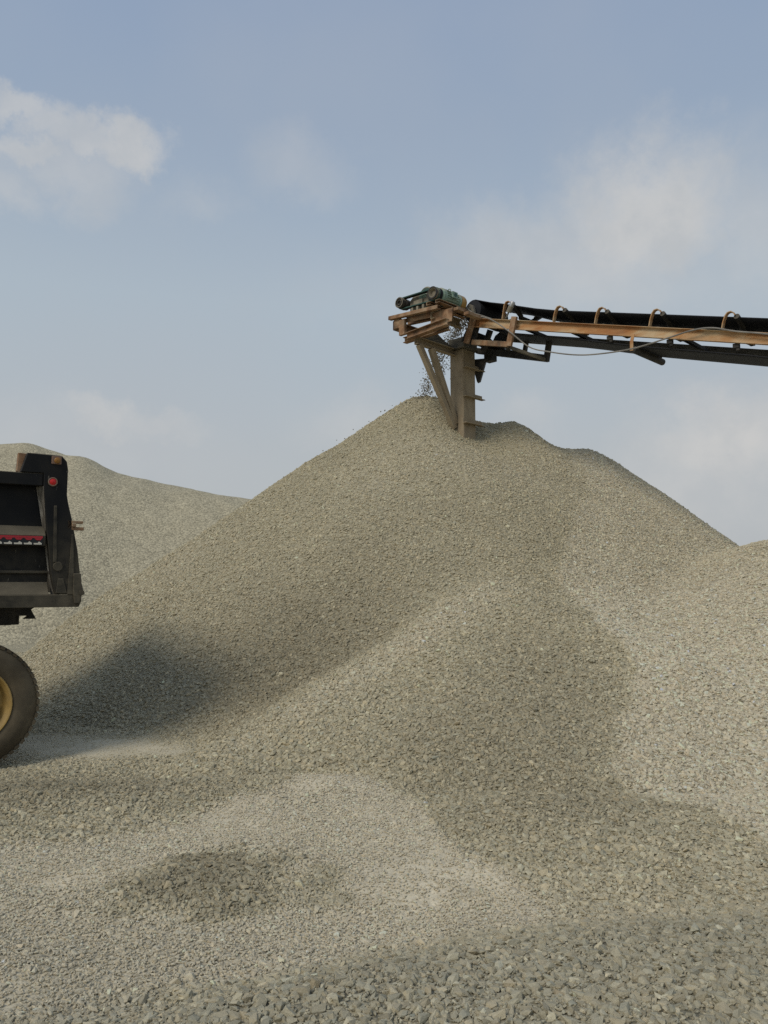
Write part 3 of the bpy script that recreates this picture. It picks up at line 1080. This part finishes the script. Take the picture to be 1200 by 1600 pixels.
# posts and rail of the head frame
MB().channel(Vector((0.655, -VB - 0.035, 6.00)), Vector((0.475, -VB - 0.035, 5.54)), 0.05, 0.10, 0.01, up=(1, 0, 0)).build('frame_post', 'rust_brown', CV, 0.003)
MB().channel(Vector((1.475, -VB - 0.035, 5.76)), Vector((1.355, -VB - 0.035, 5.30)), 0.05, 0.10, 0.01, up=(1, 0, 0)).build('frame_post', 'rust_brown', CV, 0.003)
MB().channel(Vector((0.58, -VB, 5.545)), Vector((1.32, -VB, 5.345)), 0.05, 0.085, 0.01).build('lower_rail', 'rust_brown', CV, 0.003)
for vv in (-0.05, 0.42):
    MB().beam((0.66, vv, 5.93 - 0.1), (0.50, vv, 5.50), 0.09, 0.07, up=(1, 0, 0)).build('inner_post', 'dark_steel', CV, 0.003)
    MB().beam((1.10, vv, 5.74), (1.02, vv, 5.40), 0.07, 0.06, up=(1, 0, 0)).build('inner_post', 'dark_steel', CV, 0.003)
MB().beam((0.40, 0.42, 5.62), (1.48, 0.42, 5.27), 0.08, 0.09).build('lower_rail', 'dark_steel', CV, 0.003)
MB().beam((0.22, 0.15, 5.60), (1.66, 0.15, 5.16), 0.08, 0.10).build('tie_beam', 'dark_steel', CV, 0.003)
MB().beam((1.71, 0.15, 5.48), (1.64, 0.15, 5.12), 0.09, 0.07, up=(1, 0, 0)).build('tie_post', 'dark_steel', CV, 0.003)
MB().beam((1.33, -0.42, 5.30), (1.66, 0.09, 5.135), 0.04, 0.05).build('tie_strut', 'grey_steel', CV, 0.002)

# column (two faces seen), its head plate, gusset, steps and raking struts
colm = MB()
colm.box((0.04, -0.05, 2.72), (0.30, 0.34, 5.72))
colm.build('column', 'dusty_steel', CV, 0.012)
MB().box((0.05, -0.05, 5.595), (0.40, 0.44, 0.025)).box((0.06, -0.06, 5.69), (0.34, 0.38, 0.165)).build('column_head', 'grey_steel', CV, 0.003)
MB().prism([(-0.14, 0), (0.14, 0), (0.02, -0.40), (-0.03, -0.42)], (0.20, 0.20, 5.47), (0.9, 0.436, 0), (0, 0, 1), (-0.436, 0.9, 0), 0.10).build('gusset', 'dark_steel', CV, 0.004)
MB().box((0.42, 0.26, 5.45), (0.17, 0.16, 0.13)).build('gusset_box', 'dark_steel', CV, 0.006)
for zz, yy in ((5.235, 0.0), (4.72, -0.01), (4.25, -0.02)):
    MB().angle((0.192, -0.23 + yy, zz), (0.192, 0.30 + yy, zz + 0.0), 0.085, 0.012, up=(0, 0, 1), flip=-1).build('step', 'dusty_steel', CV, 0.002)
# cross beam under the drive platform, and the struts that carry it
MB().channel((0.0, -1.22, 5.535), (0.0, -0.22, 5.535), 0.09, 0.125, 0.012, flip=-1).build('cross_beam', 'dusty_steel', CV, 0.003)
MB().prism([(-1.05, 5.60), (-0.25, 5.60), (-0.25, 5.66), (-0.45, 5.72), (-0.62, 5.80), (-1.05, 5.72)], (-0.06, 0, 0), (0, 1, 0), (0, 0, 1), (1, 0, 0), 0.014).build('skirt_plate', 'grey_steel', CV, 0.002)
MB().channel((0.02, -1.17, 5.47), (0.02, -0.27, 4.18), 0.09, 0.085, 0.01, up=(1, 0, 0), flip=1).build('strut', 'dusty_steel', CV, 0.003)
MB().channel((0.02, -0.86, 5.47), (0.02, -0.24, 4.26), 0.09, 0.10, 0.01, up=(1, 0, 0), flip=1).build('strut', 'dusty_steel', CV, 0.003)
# lower I beam along the platform's near edge
MB().ibeam((-0.17, -1.26, 5.625), (0.72, -1.26, 5.670), 0.11, 0.115, 0.013).build('platform_beam', 'rust_brown', CV, 0.003)
MB().ibeam((-0.45, -1.02, 5.675), (0.55, -1.02, 5.690), 0.10, 0.10, 0.012).build('platform_beam', 'rust_brown', CV, 0.003)
# upper platform channels
MB().channel((-0.57, -1.27, 6.035), (0.55, -1.27, 5.955), 0.08, 0.062, 0.01, flip=1).build('platform_channel', 'rust_brown', CV, 0.003)
MB().channel((-0.50, -0.86, 6.035), (0.55, -0.86, 5.955), 0.08, 0.062, 0.01, flip=1).build('platform_channel', 'rust_brown', CV, 0.003)
MB().channel((-0.48, -1.25, 5.90), (-0.48, -0.45, 5.90), 0.07, 0.16, 0.01, flip=-1).build('platform_rail', 'rust_brown', CV, 0.003)
MB().channel((0.36, -1.22, 5.90), (0.36, -0.47, 5.90), 0.08, 0.15, 0.01, flip=-1).build('platform_rail', 'dusty_steel', CV, 0.003)
MB().box((-0.42, -1.22, 5.915), (0.13, 0.08, 0.17)).build('platform_post', 'rust_brown', CV, 0.004)
MB().box((-0.29, -1.24, 5.82), (0.13, 0.06, 0.27)).build('platform_post', 'rust_brown', CV, 0.004)
# plate with a rounded cut between the two levels
arc = [(0.52 + 0.10 * math.cos(R(a)), 5.79 + 0.10 * math.sin(R(a))) for a in range(90, 271, 20)]
MB().prism([(0.30, 5.93), (0.28, 5.72), (0.74, 5.70), (0.76, 5.92)], (0, -1.18, 0), (1, 0, 0), (0, 0, 1), (0, 1, 0), 0.014).build('gusset_plate', 'rust_brown', CV, 0.002)
MB().prism([(-0.45, 5.99), (-0.42, 5.92), (0.30, 5.86), (0.30, 5.955)], (0, -1.20, 0), (1, 0, 0), (0, 0, 1), (0, 1, 0), 0.012).build('gusset_plate', 'rust_brown', CV, 0.002)
# motor bed: stacked channels across
for k, (u_, v0, v1, z_) in enumerate([(0.36, -1.32, -0.62, 6.055), (0.56, -1.32, -0.62, 6.045), (0.46, -1.10, -0.50, 5.995)]):
    MB().channel((u_, v0, z_), (u_, v1, z_), 0.09, 0.055, 0.01, flip=-1).build('motor_bed', 'rust_brown', CV, 0.003)
MB().beam((0.66, -0.98, 5.975), (0.66, -0.50, 5.975), 0.10, 0.05).build('motor_bed', 'rust_brown', CV, 0.003)
MB().beam((0.78, -0.86, 5.90), (0.78, -0.50, 5.90), 0.10, 0.05).build('motor_bed', 'rust_brown', CV, 0.003)
for u_ in (-0.05, 0.07, 0.20):
    MB().box((u_, -1.24, 6.05), (0.045, 0.06, 0.09)).build('packer', 'gear_grey', CV, 0.002)

# electric motor
MA = Vector((0.46, 0, 6.205))
mot = MB()
mot.lathe(MA + Vector((0, -1.18, 0)), (0, 1, 0), [(0, 0.001), (0, 0.10), (0.03, 0.128), (0.09, 0.128), (0.09, 0.112), (0.42, 0.112), (0.42, 0.125), (0.47, 0.125), (0.47, 0.001)], 28)
motor = mot.build('motor', 'green_paint', CV)
fin = MB()
for k in range(20):
    a = R(18 * k)
    c_ = MA + Vector((math.cos(a) * 0.119, -0.93, math.sin(a) * 0.119))
    fin.box(c_, (0.02, 0.30, 0.007), Matrix.Rotation(-a, 3, 'Y'))
fin.build('fins', 'green_paint', motor)
MB().box(MA + Vector((0.115, -0.92, 0.03)), (0.07, 0.13, 0.11)).build('terminal_box', 'green_paint', motor, 0.006)
MB().lathe(MA + Vector((0.115 + 0.036, -0.92, 0.03)), (1, 0, 0), [(0, 0.001), (0, 0.034), (0.006, 0.034), (0.006, 0.001)], 14).build('terminal_lid', 'deep_green', motor)
MB().box(MA + Vector((0, -0.92, -0.125)), (0.22, 0.26, 0.035)).build('motor_foot', 'green_paint', motor, 0.004)
MB().tube([MA + Vector((0.03 * math.cos(R(a)), -0.90, 0.145 + 0.03 * math.sin(R(a)))) for a in range(-60, 241, 30)], 0.008, 6).build('lifting_eye', 'green_paint', motor)
MB().lathe(MA + Vector((0, -0.71, 0)), (0, 1, 0), [(0, 0.128), (0.10, 0.128), (0.135, 0.115), (0.150, 0.08), (0.152, 0.001)], 28).build('fan_cover', 'ochre_paint', motor)
pl = MB().lathe(MA + Vector((0, -1.33, 0)), (0, 1, 0), [(0.05, 0.001), (0.05, 0.055), (0.0, 0.075), (0.0, 0.098), (0.03, 0.098), (0.04, 0.088), (0.06, 0.088), (0.07, 0.098), (0.15, 0.098), (0.15, 0.001)], 28)
pl.build('pulley', 'gear_grey', motor)
MB().lathe(MA + Vector((0, -1.335, 0)), (0, 1, 0), [(0, 0.080), (0, 0.104), (0.02, 0.104)], 28).build('pulley_rim', 'dark_steel', motor)
# gear reducer beside it
gear = MB()
gear.prism([(-0.20, 6.06), (0.22, 6.06), (0.22, 6.28), (0.16, 6.36), (-0.10, 6.36), (-0.20, 6.28)], (0, -1.16, 0), (1, 0, 0), (0, 0, 1), (0, 1, 0), 0.36)
reducer = gear.build('gear_reducer', 'gear_grey', CV, 0.012)
MB().lathe((0.10, -1.10, 6.32), (0, 1, 0), [(0, 0.001), (0, 0.13), (0.02, 0.150), (0.26, 0.150), (0.28, 0.13), (0.28, 0.001)], 24).build('gear_dome', 'deep_green', reducer)
MB().box((0.02, -1.18, 6.15), (0.20, 0.04, 0.17)).build('cover_plate', 'gear_grey', reducer, 0.006)
MB().box((0.10, -1.14, 6.30), (0.16, 0.05, 0.10)).build('oil_box', 'green_paint', reducer, 0.006)
MB().box((-0.05, -0.99, 6.045), (0.56, 0.34, 0.03)).build('foot_plate', 'dark_steel', reducer, 0.004)
MB().lathe((-0.29, -1.33, 6.235), (0, 1, 0), [(0.03, 0.001), (0.03, 0.03), (0.0, 0.035), (0.0, 0.05), (0.02, 0.052), (0.02, 0.062), (0.0, 0.066), (0.0, 0.092), (0.05, 0.092), (0.05, 0.08), (0.11, 0.08), (0.11, 0.09), (0.20, 0.09), (0.20, 0.001)], 28).build('pulley', 'dark_steel', reducer)
MB().lathe((-0.29, -1.334, 6.235), (0, 1, 0), [(0, 0.074), (-0.003, 0.080), (0, 0.086)], 28).build('pulley_face', 'gear_grey', reducer)
MB().cyl((-0.29, -1.14, 6.235), (-0.29, -1.02, 6.235), 0.03, 12).build('input_shaft', 'dark_steel', reducer)
MB().cyl((0.20, -0.85, 6.17), (0.45, -0.46, 6.14), 0.045, 12).build('output_shaft', 'dark_steel', reducer)
# V belts round both pulleys
ca, cb, ra, rb = Vector((-0.29, 0, 6.235)), Vector((0.46, 0, 6.205)), 0.093, 0.100
for k, vv in enumerate((-1.255, -1.225, -1.195)):
    pts = []
    for a in range(90, 271, 15):
        pts.append(ca + Vector((math.cos(R(a)) * ra, vv, math.sin(R(a)) * ra)))
    for a in range(-90, 91, 15):
        pts.append(cb + Vector((math.cos(R(a)) * rb, vv, math.sin(R(a)) * rb)))
    pts.append(pts[0].copy())
    MB().tube(pts, 0, flat=(0.026, 0.016, (0, 1, 0))).build('drive_belt', 'belt_rubber' if k else 'deep_green', CV)

# power cable drooping along the beam
raw = [(0.44, -0.62, 6.27), (0.50, -0.55, 6.17), (0.72, -0.53, 5.97), (1.05, -0.53, 5.80), (1.43, -0.55, 5.50), (1.79, -0.55, 5.18), (2.14, -0.55, 5.03), (2.58, -0.55, 4.89), (2.97, -0.55, 4.82),
       (3.50, -0.53, 4.79), (4.02, -0.50, 4.84), (4.35, -0.49, 4.87), (4.60, -0.47, 4.845), (4.88, -0.47, 4.735), (5.29, -0.47, 4.60), (5.9, -0.48, 4.35), (6.8, -0.48, 4.12), (8.0, -0.48, 3.75), (10, -0.48, 3.2), (12.5, -0.48, 2.5)]


def smooth(pts, n=6):
    pts = [Vector(p) for p in pts]
    out = []
    for i in range(len(pts) - 1):
        a, b, c, d = pts[max(i - 1, 0)], pts[i], pts[i + 1], pts[min(i + 2, len(pts) - 1)]
        for k in range(n):
            t = k / n
            out.append(0.5 * ((2 * b) + (c - a) * t + (2 * a - 5 * b + 4 * c - d) * t * t + (-a + 3 * b - 3 * c + d) * t ** 3))
    out.append(pts[-1])
    return out


MB().tube(smooth(raw), 0.011, 6).build('cable', 'cable_grey', CV)
MB().tube(smooth([(0.50, -0.90, 6.10), (0.55, -0.74, 6.02), (0.62, -0.60, 6.03), (0.80, -0.53, 5.95), (1.05, -0.525, 5.82)]), 0.007, 6).build('cable', 'cable_grey', CV)

# trestle and tail out of the picture, so that the machine stands
for u_, sp in ((8.4, 0.5), (14.2, 0.48)):
    for sgn in (-1, 1):
        MB().beam((u_, sgn * 0.42, bt(u_) - 0.15), (u_, sgn * (0.42 + sp * 0.5), -0.1), 0.10, 0.10, up=(1, 0, 0)).build('trestle_leg', 'rust_brown', CV, 0.004)
    MB().beam((u_, -0.52, bt(u_) * 0.5), (u_, 0.52, bt(u_) * 0.5), 0.07, 0.07).build('trestle_brace', 'rust_brown', CV, 0.004)
MB().cyl((LAST + 0.4, -0.39, bt(LAST + 0.4) - 0.06), (LAST + 0.4, 0.39, bt(LAST + 0.4) - 0.06), 0.16, 20).build('tail_drum', 'dark_steel', CV)

# ------------------------------------------------------------------ stone falling off the head drum
fr = random.Random(8)
vs, fs = [], []
hulls = [hull_mesh('falling_gravel', 90 + k, M['stone_f'], 8) for k in range(8)]
hd = [([v_.co.copy() for v_ in h.vertices], [tuple(p.vertices) for p in h.polygons]) for h in hulls]
cvm = Matrix.Translation((1.40, 13.5, 0)) @ Matrix.Rotation(R(-45), 4, 'Z')
n_fall = 0
while n_fall < 2600:
    tt = fr.uniform(0.10, 0.60)
    sp = fr.gauss(2.40, 0.14) if n_fall % 4 == 0 else fr.gauss(2.88, 0.10)
    uu = 0.48 - sp * tt + fr.gauss(0, 0.03)
    ww = 6.30 - 0.25 * tt - 4.9 * tt * tt + fr.gauss(0, 0.028)
    vv = fr.gauss(0.0, 0.085)
    p = cvm @ Vector((uu, vv, ww))
    n_fall += 1
    if p.z < float(top_h(np.array(p.x), np.array(p.y))) + 0.01:
        continue
    s_ = fr.uniform(0.015, 0.040)
    rt = Euler((fr.uniform(0, 6), fr.uniform(0, 6), fr.uniform(0, 6))).to_matrix()
    hv, hf = hd[n_fall % 8]
    k0 = len(vs)
    vs += [p + rt @ (q * s_) for q in hv]
    fs += [tuple(i + k0 for i in f) for f in hf]
# a few that bounce down the crest
for _ in range(16):
    px_, py_ = 0.62 - abs(fr.gauss(0, 0.75)), 14.25 + fr.gauss(0, 0.25)
    hz = float(top_h(np.array(px_), np.array(py_)))
    p = Vector((px_, py_, hz + abs(fr.gauss(0.02, 0.06)) + 0.02))
    s_ = fr.uniform(0.02, 0.045)
    rt = Euler((fr.uniform(0, 6), fr.uniform(0, 6), fr.uniform(0, 6))).to_matrix()
    hv, hf = hd[_ % 8]
    k0 = len(vs)
    vs += [p + rt @ (q * s_) for q in hv]
    fs += [tuple(i + k0 for i in f) for f in hf]
fm = bpy.data.meshes.new('falling_gravel')
fm.from_pydata(vs, [], fs)
fm.materials.append(M['stone_f'])
fo = link(bpy.data.objects.new('falling_gravel', fm))
tag(fo, 'stream of stones dropping from the conveyor head onto the heap', kind='stuff')
for h in hulls:
    bpy.data.meshes.remove(h)

# ------------------------------------------------------------------ dump truck
# local x points to the tail, y away from the lens, z up; wheel hub of the rear axle at x = 0
TR = empty('dump_truck', (-3.40, 6.51, 0.0), R(32))
tag(TR, 'black dusty dump truck with ochre wheels, its tail end showing', 'dump truck')
FR = -4.7          # front of the bed
Y = (0, 1, 0)


def plate(poly, y0, depth, name, mat, bevel=0.004, parent=TR):
    return MB().prism(poly, (0, y0, 0), (1, 0, 0), (0, 0, 1), Y, depth).build(name, mat, parent, bevel)


side = MB()
side.box(((FR + 0.55) / 2, 0.115, 1.90), (0.55 - FR, 0.03, 1.10))
side.build('side_panel', 'black_paint', TR)
plate([(FR, 1.31), (0.80, 1.31), (0.82, 1.36), (0.82, 1.42), (FR, 1.42)], -0.025, 0.14, 'bottom_rail', 'dusty_black')
MB().prism([(-0.012, 1.42), (0.10, 1.42), (0.10, 1.53), (0.085, 1.53)], (FR, 0, 0), (0, 1, 0), (0, 0, 1), (1, 0, 0), 0.55 - FR).build('lower_bevel', 'dusty_black', TR, 0.003)
plate([(FR, 1.605), (0.56, 1.605), (0.56, 1.628), (FR, 1.628)], 0.070, 0.04, 'side_ledge', 'dusty_black', 0.003)
MB().prism([(0.10, 1.84), (-0.005, 1.845), (-0.005, 1.935), (0.085, 2.02), (0.10, 2.02)], (FR, 0, 0), (0, 1, 0), (0, 0, 1), (1, 0, 0), 0.51 - FR).build('side_rib', 'dusty_black', TR, 0.003)
plate([(FR, 2.37), (0.47, 2.37), (0.47, 2.48), (FR, 2.48)], -0.012, 0.16, 'top_rail', 'black_paint', 0.006)
# rear corner post with the raised ear
post = [(0.60, 1.423), (0.815, 1.423), (0.80, 1.62), (0.775, 1.81), (0.72, 2.08), (0.685, 2.22), (0.67, 2.30), (0.672, 2.53), (0.66, 2.60), (0.62, 2.645), (0.60, 2.65), (0.335, 2.655), (0.285, 2.482), (0.472, 2.482), (0.475, 2.37), (0.52, 1.94), (0.56, 1.60)]
plate(post, -0.02, 0.10, 'corner_post', 'black_paint', 0.006)
plate([(0.29, 2.485), (0.265, 2.50), (0.275, 2.665), (0.345, 2.662), (0.60, 2.645), (0.62, 2.49)], 0.085, 0.07, 'corner_lip', 'rust_brown', 0.004)
MB().prism([(0, 0), (0.045, -0.095), (0.06, -0.095), (0.06, 0)], (0.428, 0.085, 2.37), (1, 0, 0), (0, 1, 0), (0.075, 0, -0.43), 1.0).build('post_bevel', 'scraped', TR, 0.002)
MB().prism([(0, 0), (0.045, -0.095), (0.06, -0.095), (0.06, 0)], (0.503, 0.085, 1.93), (1, 0, 0), (0, 1, 0), (0.075, 0, -0.51), 1.0).build('post_bevel', 'scraped', TR, 0.002)
plate([(0.575, 1.70), (0.605, 1.70), (0.590, 2.20), (0.565, 2.20)], -0.026, 0.01, 'post_strip', 'dusty_black', 0.003)
MB().lathe((0.615, -0.028, 1.665), Y, [(0, 0.001), (0, 0.038), (0.010, 0.042)], 20).build('post_boss', 'dusty_black', TR)
plate([(0.605, 1.43), (0.70, 1.43), (0.665, 1.56), (0.62, 1.56)], -0.026, 0.01, 'post_foot', 'dusty_black', 0.003)
plate([(0.70, 1.42), (0.72, 1.95), (0.735, 1.95), (0.755, 1.42)], -0.030, 0.012, 'edge_strip', 'dusty_black', 0.002)
# lamps
amb = MB().box((0.572, -0.026, 2.605), (0.082, 0.014, 0.072)).build('marker_lamp', 'lamp_ring', TR, 0.004)
MB().lathe((0.577, -0.034, 2.602), (0, -1, 0), [(0, 0.027), (0.006, 0.027), (0.012, 0.020), (0.014, 0.0005)], 18).build('lens', 'amber_lens', amb)
red = MB().lathe((0.548, -0.021, 2.410), (0, -1, 0), [(0, 0.040), (0.010, 0.040), (0.013, 0.034), (0.010, 0.029), (0.0, 0.029)], 24).build('side_lamp', 'lamp_ring', TR)
MB().lathe((0.548, -0.021, 2.410), (0, -1, 0), [(0, 0.030), (0.008, 0.029), (0.015, 0.020), (0.017, 0.0005)], 24).build('lens', 'red_lens', red)
# warning tape on the rib: red above, white slashes below, black arrows between
tape = MB().box((FR / 2 + 0.24, -0.0075, 1.890), (0.49 - FR, 0.005, 0.078)).build('reflective_tape', 'tape_black', TR)
tape.location = (0, 0, 0)
TX0 = -2.2
tr_, tw_, ta_ = MB(), MB(), MB()
tr_.box(((TX0 + 0.485) / 2, -0.012, 1.920), (0.485 - TX0, 0.003, 0.018))
kx = 0.485
while kx > TX0:
    tr_.prism([(kx - 0.068, 1.910), (kx - 0.004, 1.910), (kx - 0.018, 1.893), (kx - 0.050, 1.893)], (0, -0.0135, 0), (1, 0, 0), (0, 0, 1), Y, 0.003)
    tw_.prism([(kx - 0.070, 1.855), (kx - 0.008, 1.855), (kx - 0.008, 1.868), (kx - 0.030, 1.882), (kx - 0.040, 1.868), (kx - 0.072, 1.868)], (0, -0.0135, 0), (1, 0, 0), (0, 0, 1), Y, 0.003)
    kx -= 0.078
tr_.build('red_stripe', 'tape_red', tape)
tw_.build('white_slash', 'tape_white', tape)
# latch and hinge hardware
MB().box((0.715, 0.03, 2.04), (0.07, 0.10, 0.075)).box((0.765, 0.0, 2.062), (0.10, 0.045, 0.024)).box((0.77, 0.0, 2.005), (0.105, 0.045, 0.030)).box((0.735, -0.03, 2.035), (0.035, 0.03, 0.035)).build('tailgate_latch', 'rust_brown', TR, 0.004)
plate([(0.745, 1.605), (0.805, 1.605), (0.812, 1.52), (0.822, 1.49), (0.83, 1.45), (0.82, 1.42), (0.80, 1.34), (0.76, 1.34), (0.745, 1.45)], -0.05, 0.14, 'hinge_bracket', 'dusty_black', 0.004)
MB().cyl((0.815, -0.06, 1.435), (0.815, 0.10, 1.435), 0.024, 12).build('hinge_pin', 'dusty_black', TR)
# tailgate, far side, front wall and floor of the bed
MB().prism([(0.66, 2.46), (0.60, 2.46), (0.72, 1.42), (0.78, 1.42)], (0, 0.09, 0), (1, 0, 0), (0, 0, 1), Y, 2.24).build('tailgate', 'black_paint', TR, 0.006)
plate([(FR, 1.31), (0.80, 1.31), (0.79, 1.62), (0.67, 2.30), (0.66, 2.60), (0.335, 2.655), (0.285, 2.482), (FR, 2.48)], 2.33, 0.09, 'far_side_panel', 'black_paint', 0.006)
MB().box((FR - 0.05, 1.21, 1.98), (0.10, 2.42, 1.35)).build('front_wall', 'black_paint', TR, 0.006)
MB().box(((FR + 0.75) / 2, 1.21, 1.37), (0.75 - FR, 2.20, 0.08)).build('bed_floor', 'dusty_black', TR)
for kx in (-0.75, -2.0, -3.25, -4.6):
    MB().box((kx, 0.02, 1.90), (0.16, 0.11, 0.96)).build('side_post', 'black_paint', TR, 0.006)
# chassis seen under the bed
plate([(FR, 1.30), (0.54, 1.30), (0.50, 1.27), (0.545, 1.185), (0.44, 1.185), (0.475, 1.205), (0.475, 1.215), (0.37, 1.215), (0.37, 1.14), (-0.6, 1.135), (FR, 1.13)], 0.62, 0.12, 'chassis_rail', 'dark_steel', 0.003)
plate([(-7.0, 1.00), (-2.6, 1.00), (-2.0, 1.12), (0.34, 1.13), (0.36, 1.16), (-7.0, 1.16)], 0.66, 0.10, 'chassis_rail', 'dark_steel', 0.003)
plate([(-7.0, 1.00), (-2.6, 1.00), (-2.0, 1.10), (0.34, 1.12), (0.36, 1.29), (FR, 1.29), (-7.0, 1.14)], 1.68, 0.10, 'chassis_rail', 'dark_steel', 0.003)
MB().box((0.36, 1.2, 1.19), (0.10, 1.0, 0.12)).build('rear_crossmember', 'dark_steel', TR, 0.004)
for ax in (0.0, -1.38):
    MB().cyl((ax, 0.1, 0.525), (ax, 2.3, 0.525), 0.09, 14).build('axle', 'dark_steel', TR)


def tyre(r, w):
    m_ = MB()
    prof = [(0.030, r * 0.585), (0.012, r * 0.62), (0.004, r * 0.70), (0.0, r * 0.78), (0.010, r * 0.87), (0.018, r * 0.90), (0.030, r * 0.962), (0.045, r * 0.985)]
    prof = prof + [(w - a, rr) for a, rr in reversed(prof)]
    m_.lathe((0, 0, 0), Y, prof, 64)
    for k in range(56):                      # tread lugs
        a = 2 * math.pi * k / 56
        rot = Matrix.Rotation(-a, 3, 'Y')
        for s_, off in ((0, 0.0), (1, 0.5)):
            a2 = a + off * 2 * math.pi / 56
            rot = Matrix.Rotation(-a2, 3, 'Y')
            c_ = Vector((math.cos(a2) * r * 0.985, w * (0.27 + 0.46 * s_), math.sin(a2) * r * 0.985))
            m_.box(c_, (r * 0.045, w * 0.40, r * 0.075), rot)
    return m_


RT = 0.527
tyre_me = tyre(RT, 0.29).build('tyre', 'tyre_rubber', None)
rim_m = MB()
rim_m.lathe((0, 0, 0), Y, [(0.014, 0.318), (0.006, 0.312), (0.010, 0.302), (0.030, 0.296), (0.055, 0.280), (0.110, 0.268), (0.150, 0.250), (0.165, 0.215), (0.160, 0.150), (0.150, 0.145), (0.060, 0.135), (0.040, 0.12), (0.035, 0.001)], 48)
for k in range(10):
    a = 2 * math.pi * k / 10
    rim_m.cyl((math.cos(a) * 0.185, 0.160, math.sin(a) * 0.185), (math.cos(a) * 0.185, 0.118, math.sin(a) * 0.185), 0.014, 6)
rim_me = rim_m.build('rim', 'wheel_ochre', None)


def wheel(x_, y_, flip=False, twin=False):
    w = empty('wheel', (x_, y_, RT - 0.025), R(180) if flip else 0, TR)
    for src in (tyre_me, rim_me):
        link(bpy.data.objects.new(src.name.split('.')[0], src.data), w)
    if twin:
        t2 = link(bpy.data.objects.new('tyre', tyre_me.data), w)
        t2.location = (0, 0.34, 0)
    return w


for ax in (0.0, -1.38):
    wheel(ax - 0.015, 0.0)
    wheel(ax, 2.42, True)
wheel(-5.5, 0.06)
wheel(-5.5, 2.36, True)
bpy.data.objects.remove(tyre_me)
bpy.data.objects.remove(rim_me)
# cab, out of the picture to the left
cab = plate([(-4.95, 0.95), (-6.75, 0.75), (-6.80, 1.55), (-6.62, 2.65), (-6.45, 2.85), (-5.0, 2.85)], 0.02, 2.38, 'cab', 'black_paint', 0.03)
plate([(-5.35, 1.85), (-6.45, 1.85), (-6.35, 2.62), (-5.35, 2.62)], 0.006, 0.012, 'cab_window', 'cab_glass', 0.0)
MB().prism([(0.12, 0), (2.30, 0), (2.20, 0.86), (0.22, 0.86)], (-6.765, 0, 1.72), (0, 1, 0), (0.16, 0, 0.985), (-0.985, 0, 0.16), 0.012).build('windscreen', 'cab_glass', TR)
MB().box((-6.88, 1.21, 0.72), (0.18, 2.40, 0.40)).build('bumper', 'dark_steel', TR, 0.02)
MB().cyl((-2.6, 0.10, 0.95), (-3.6, 0.10, 0.95), 0.28, 20).build('fuel_tank', 'dark_steel', TR)
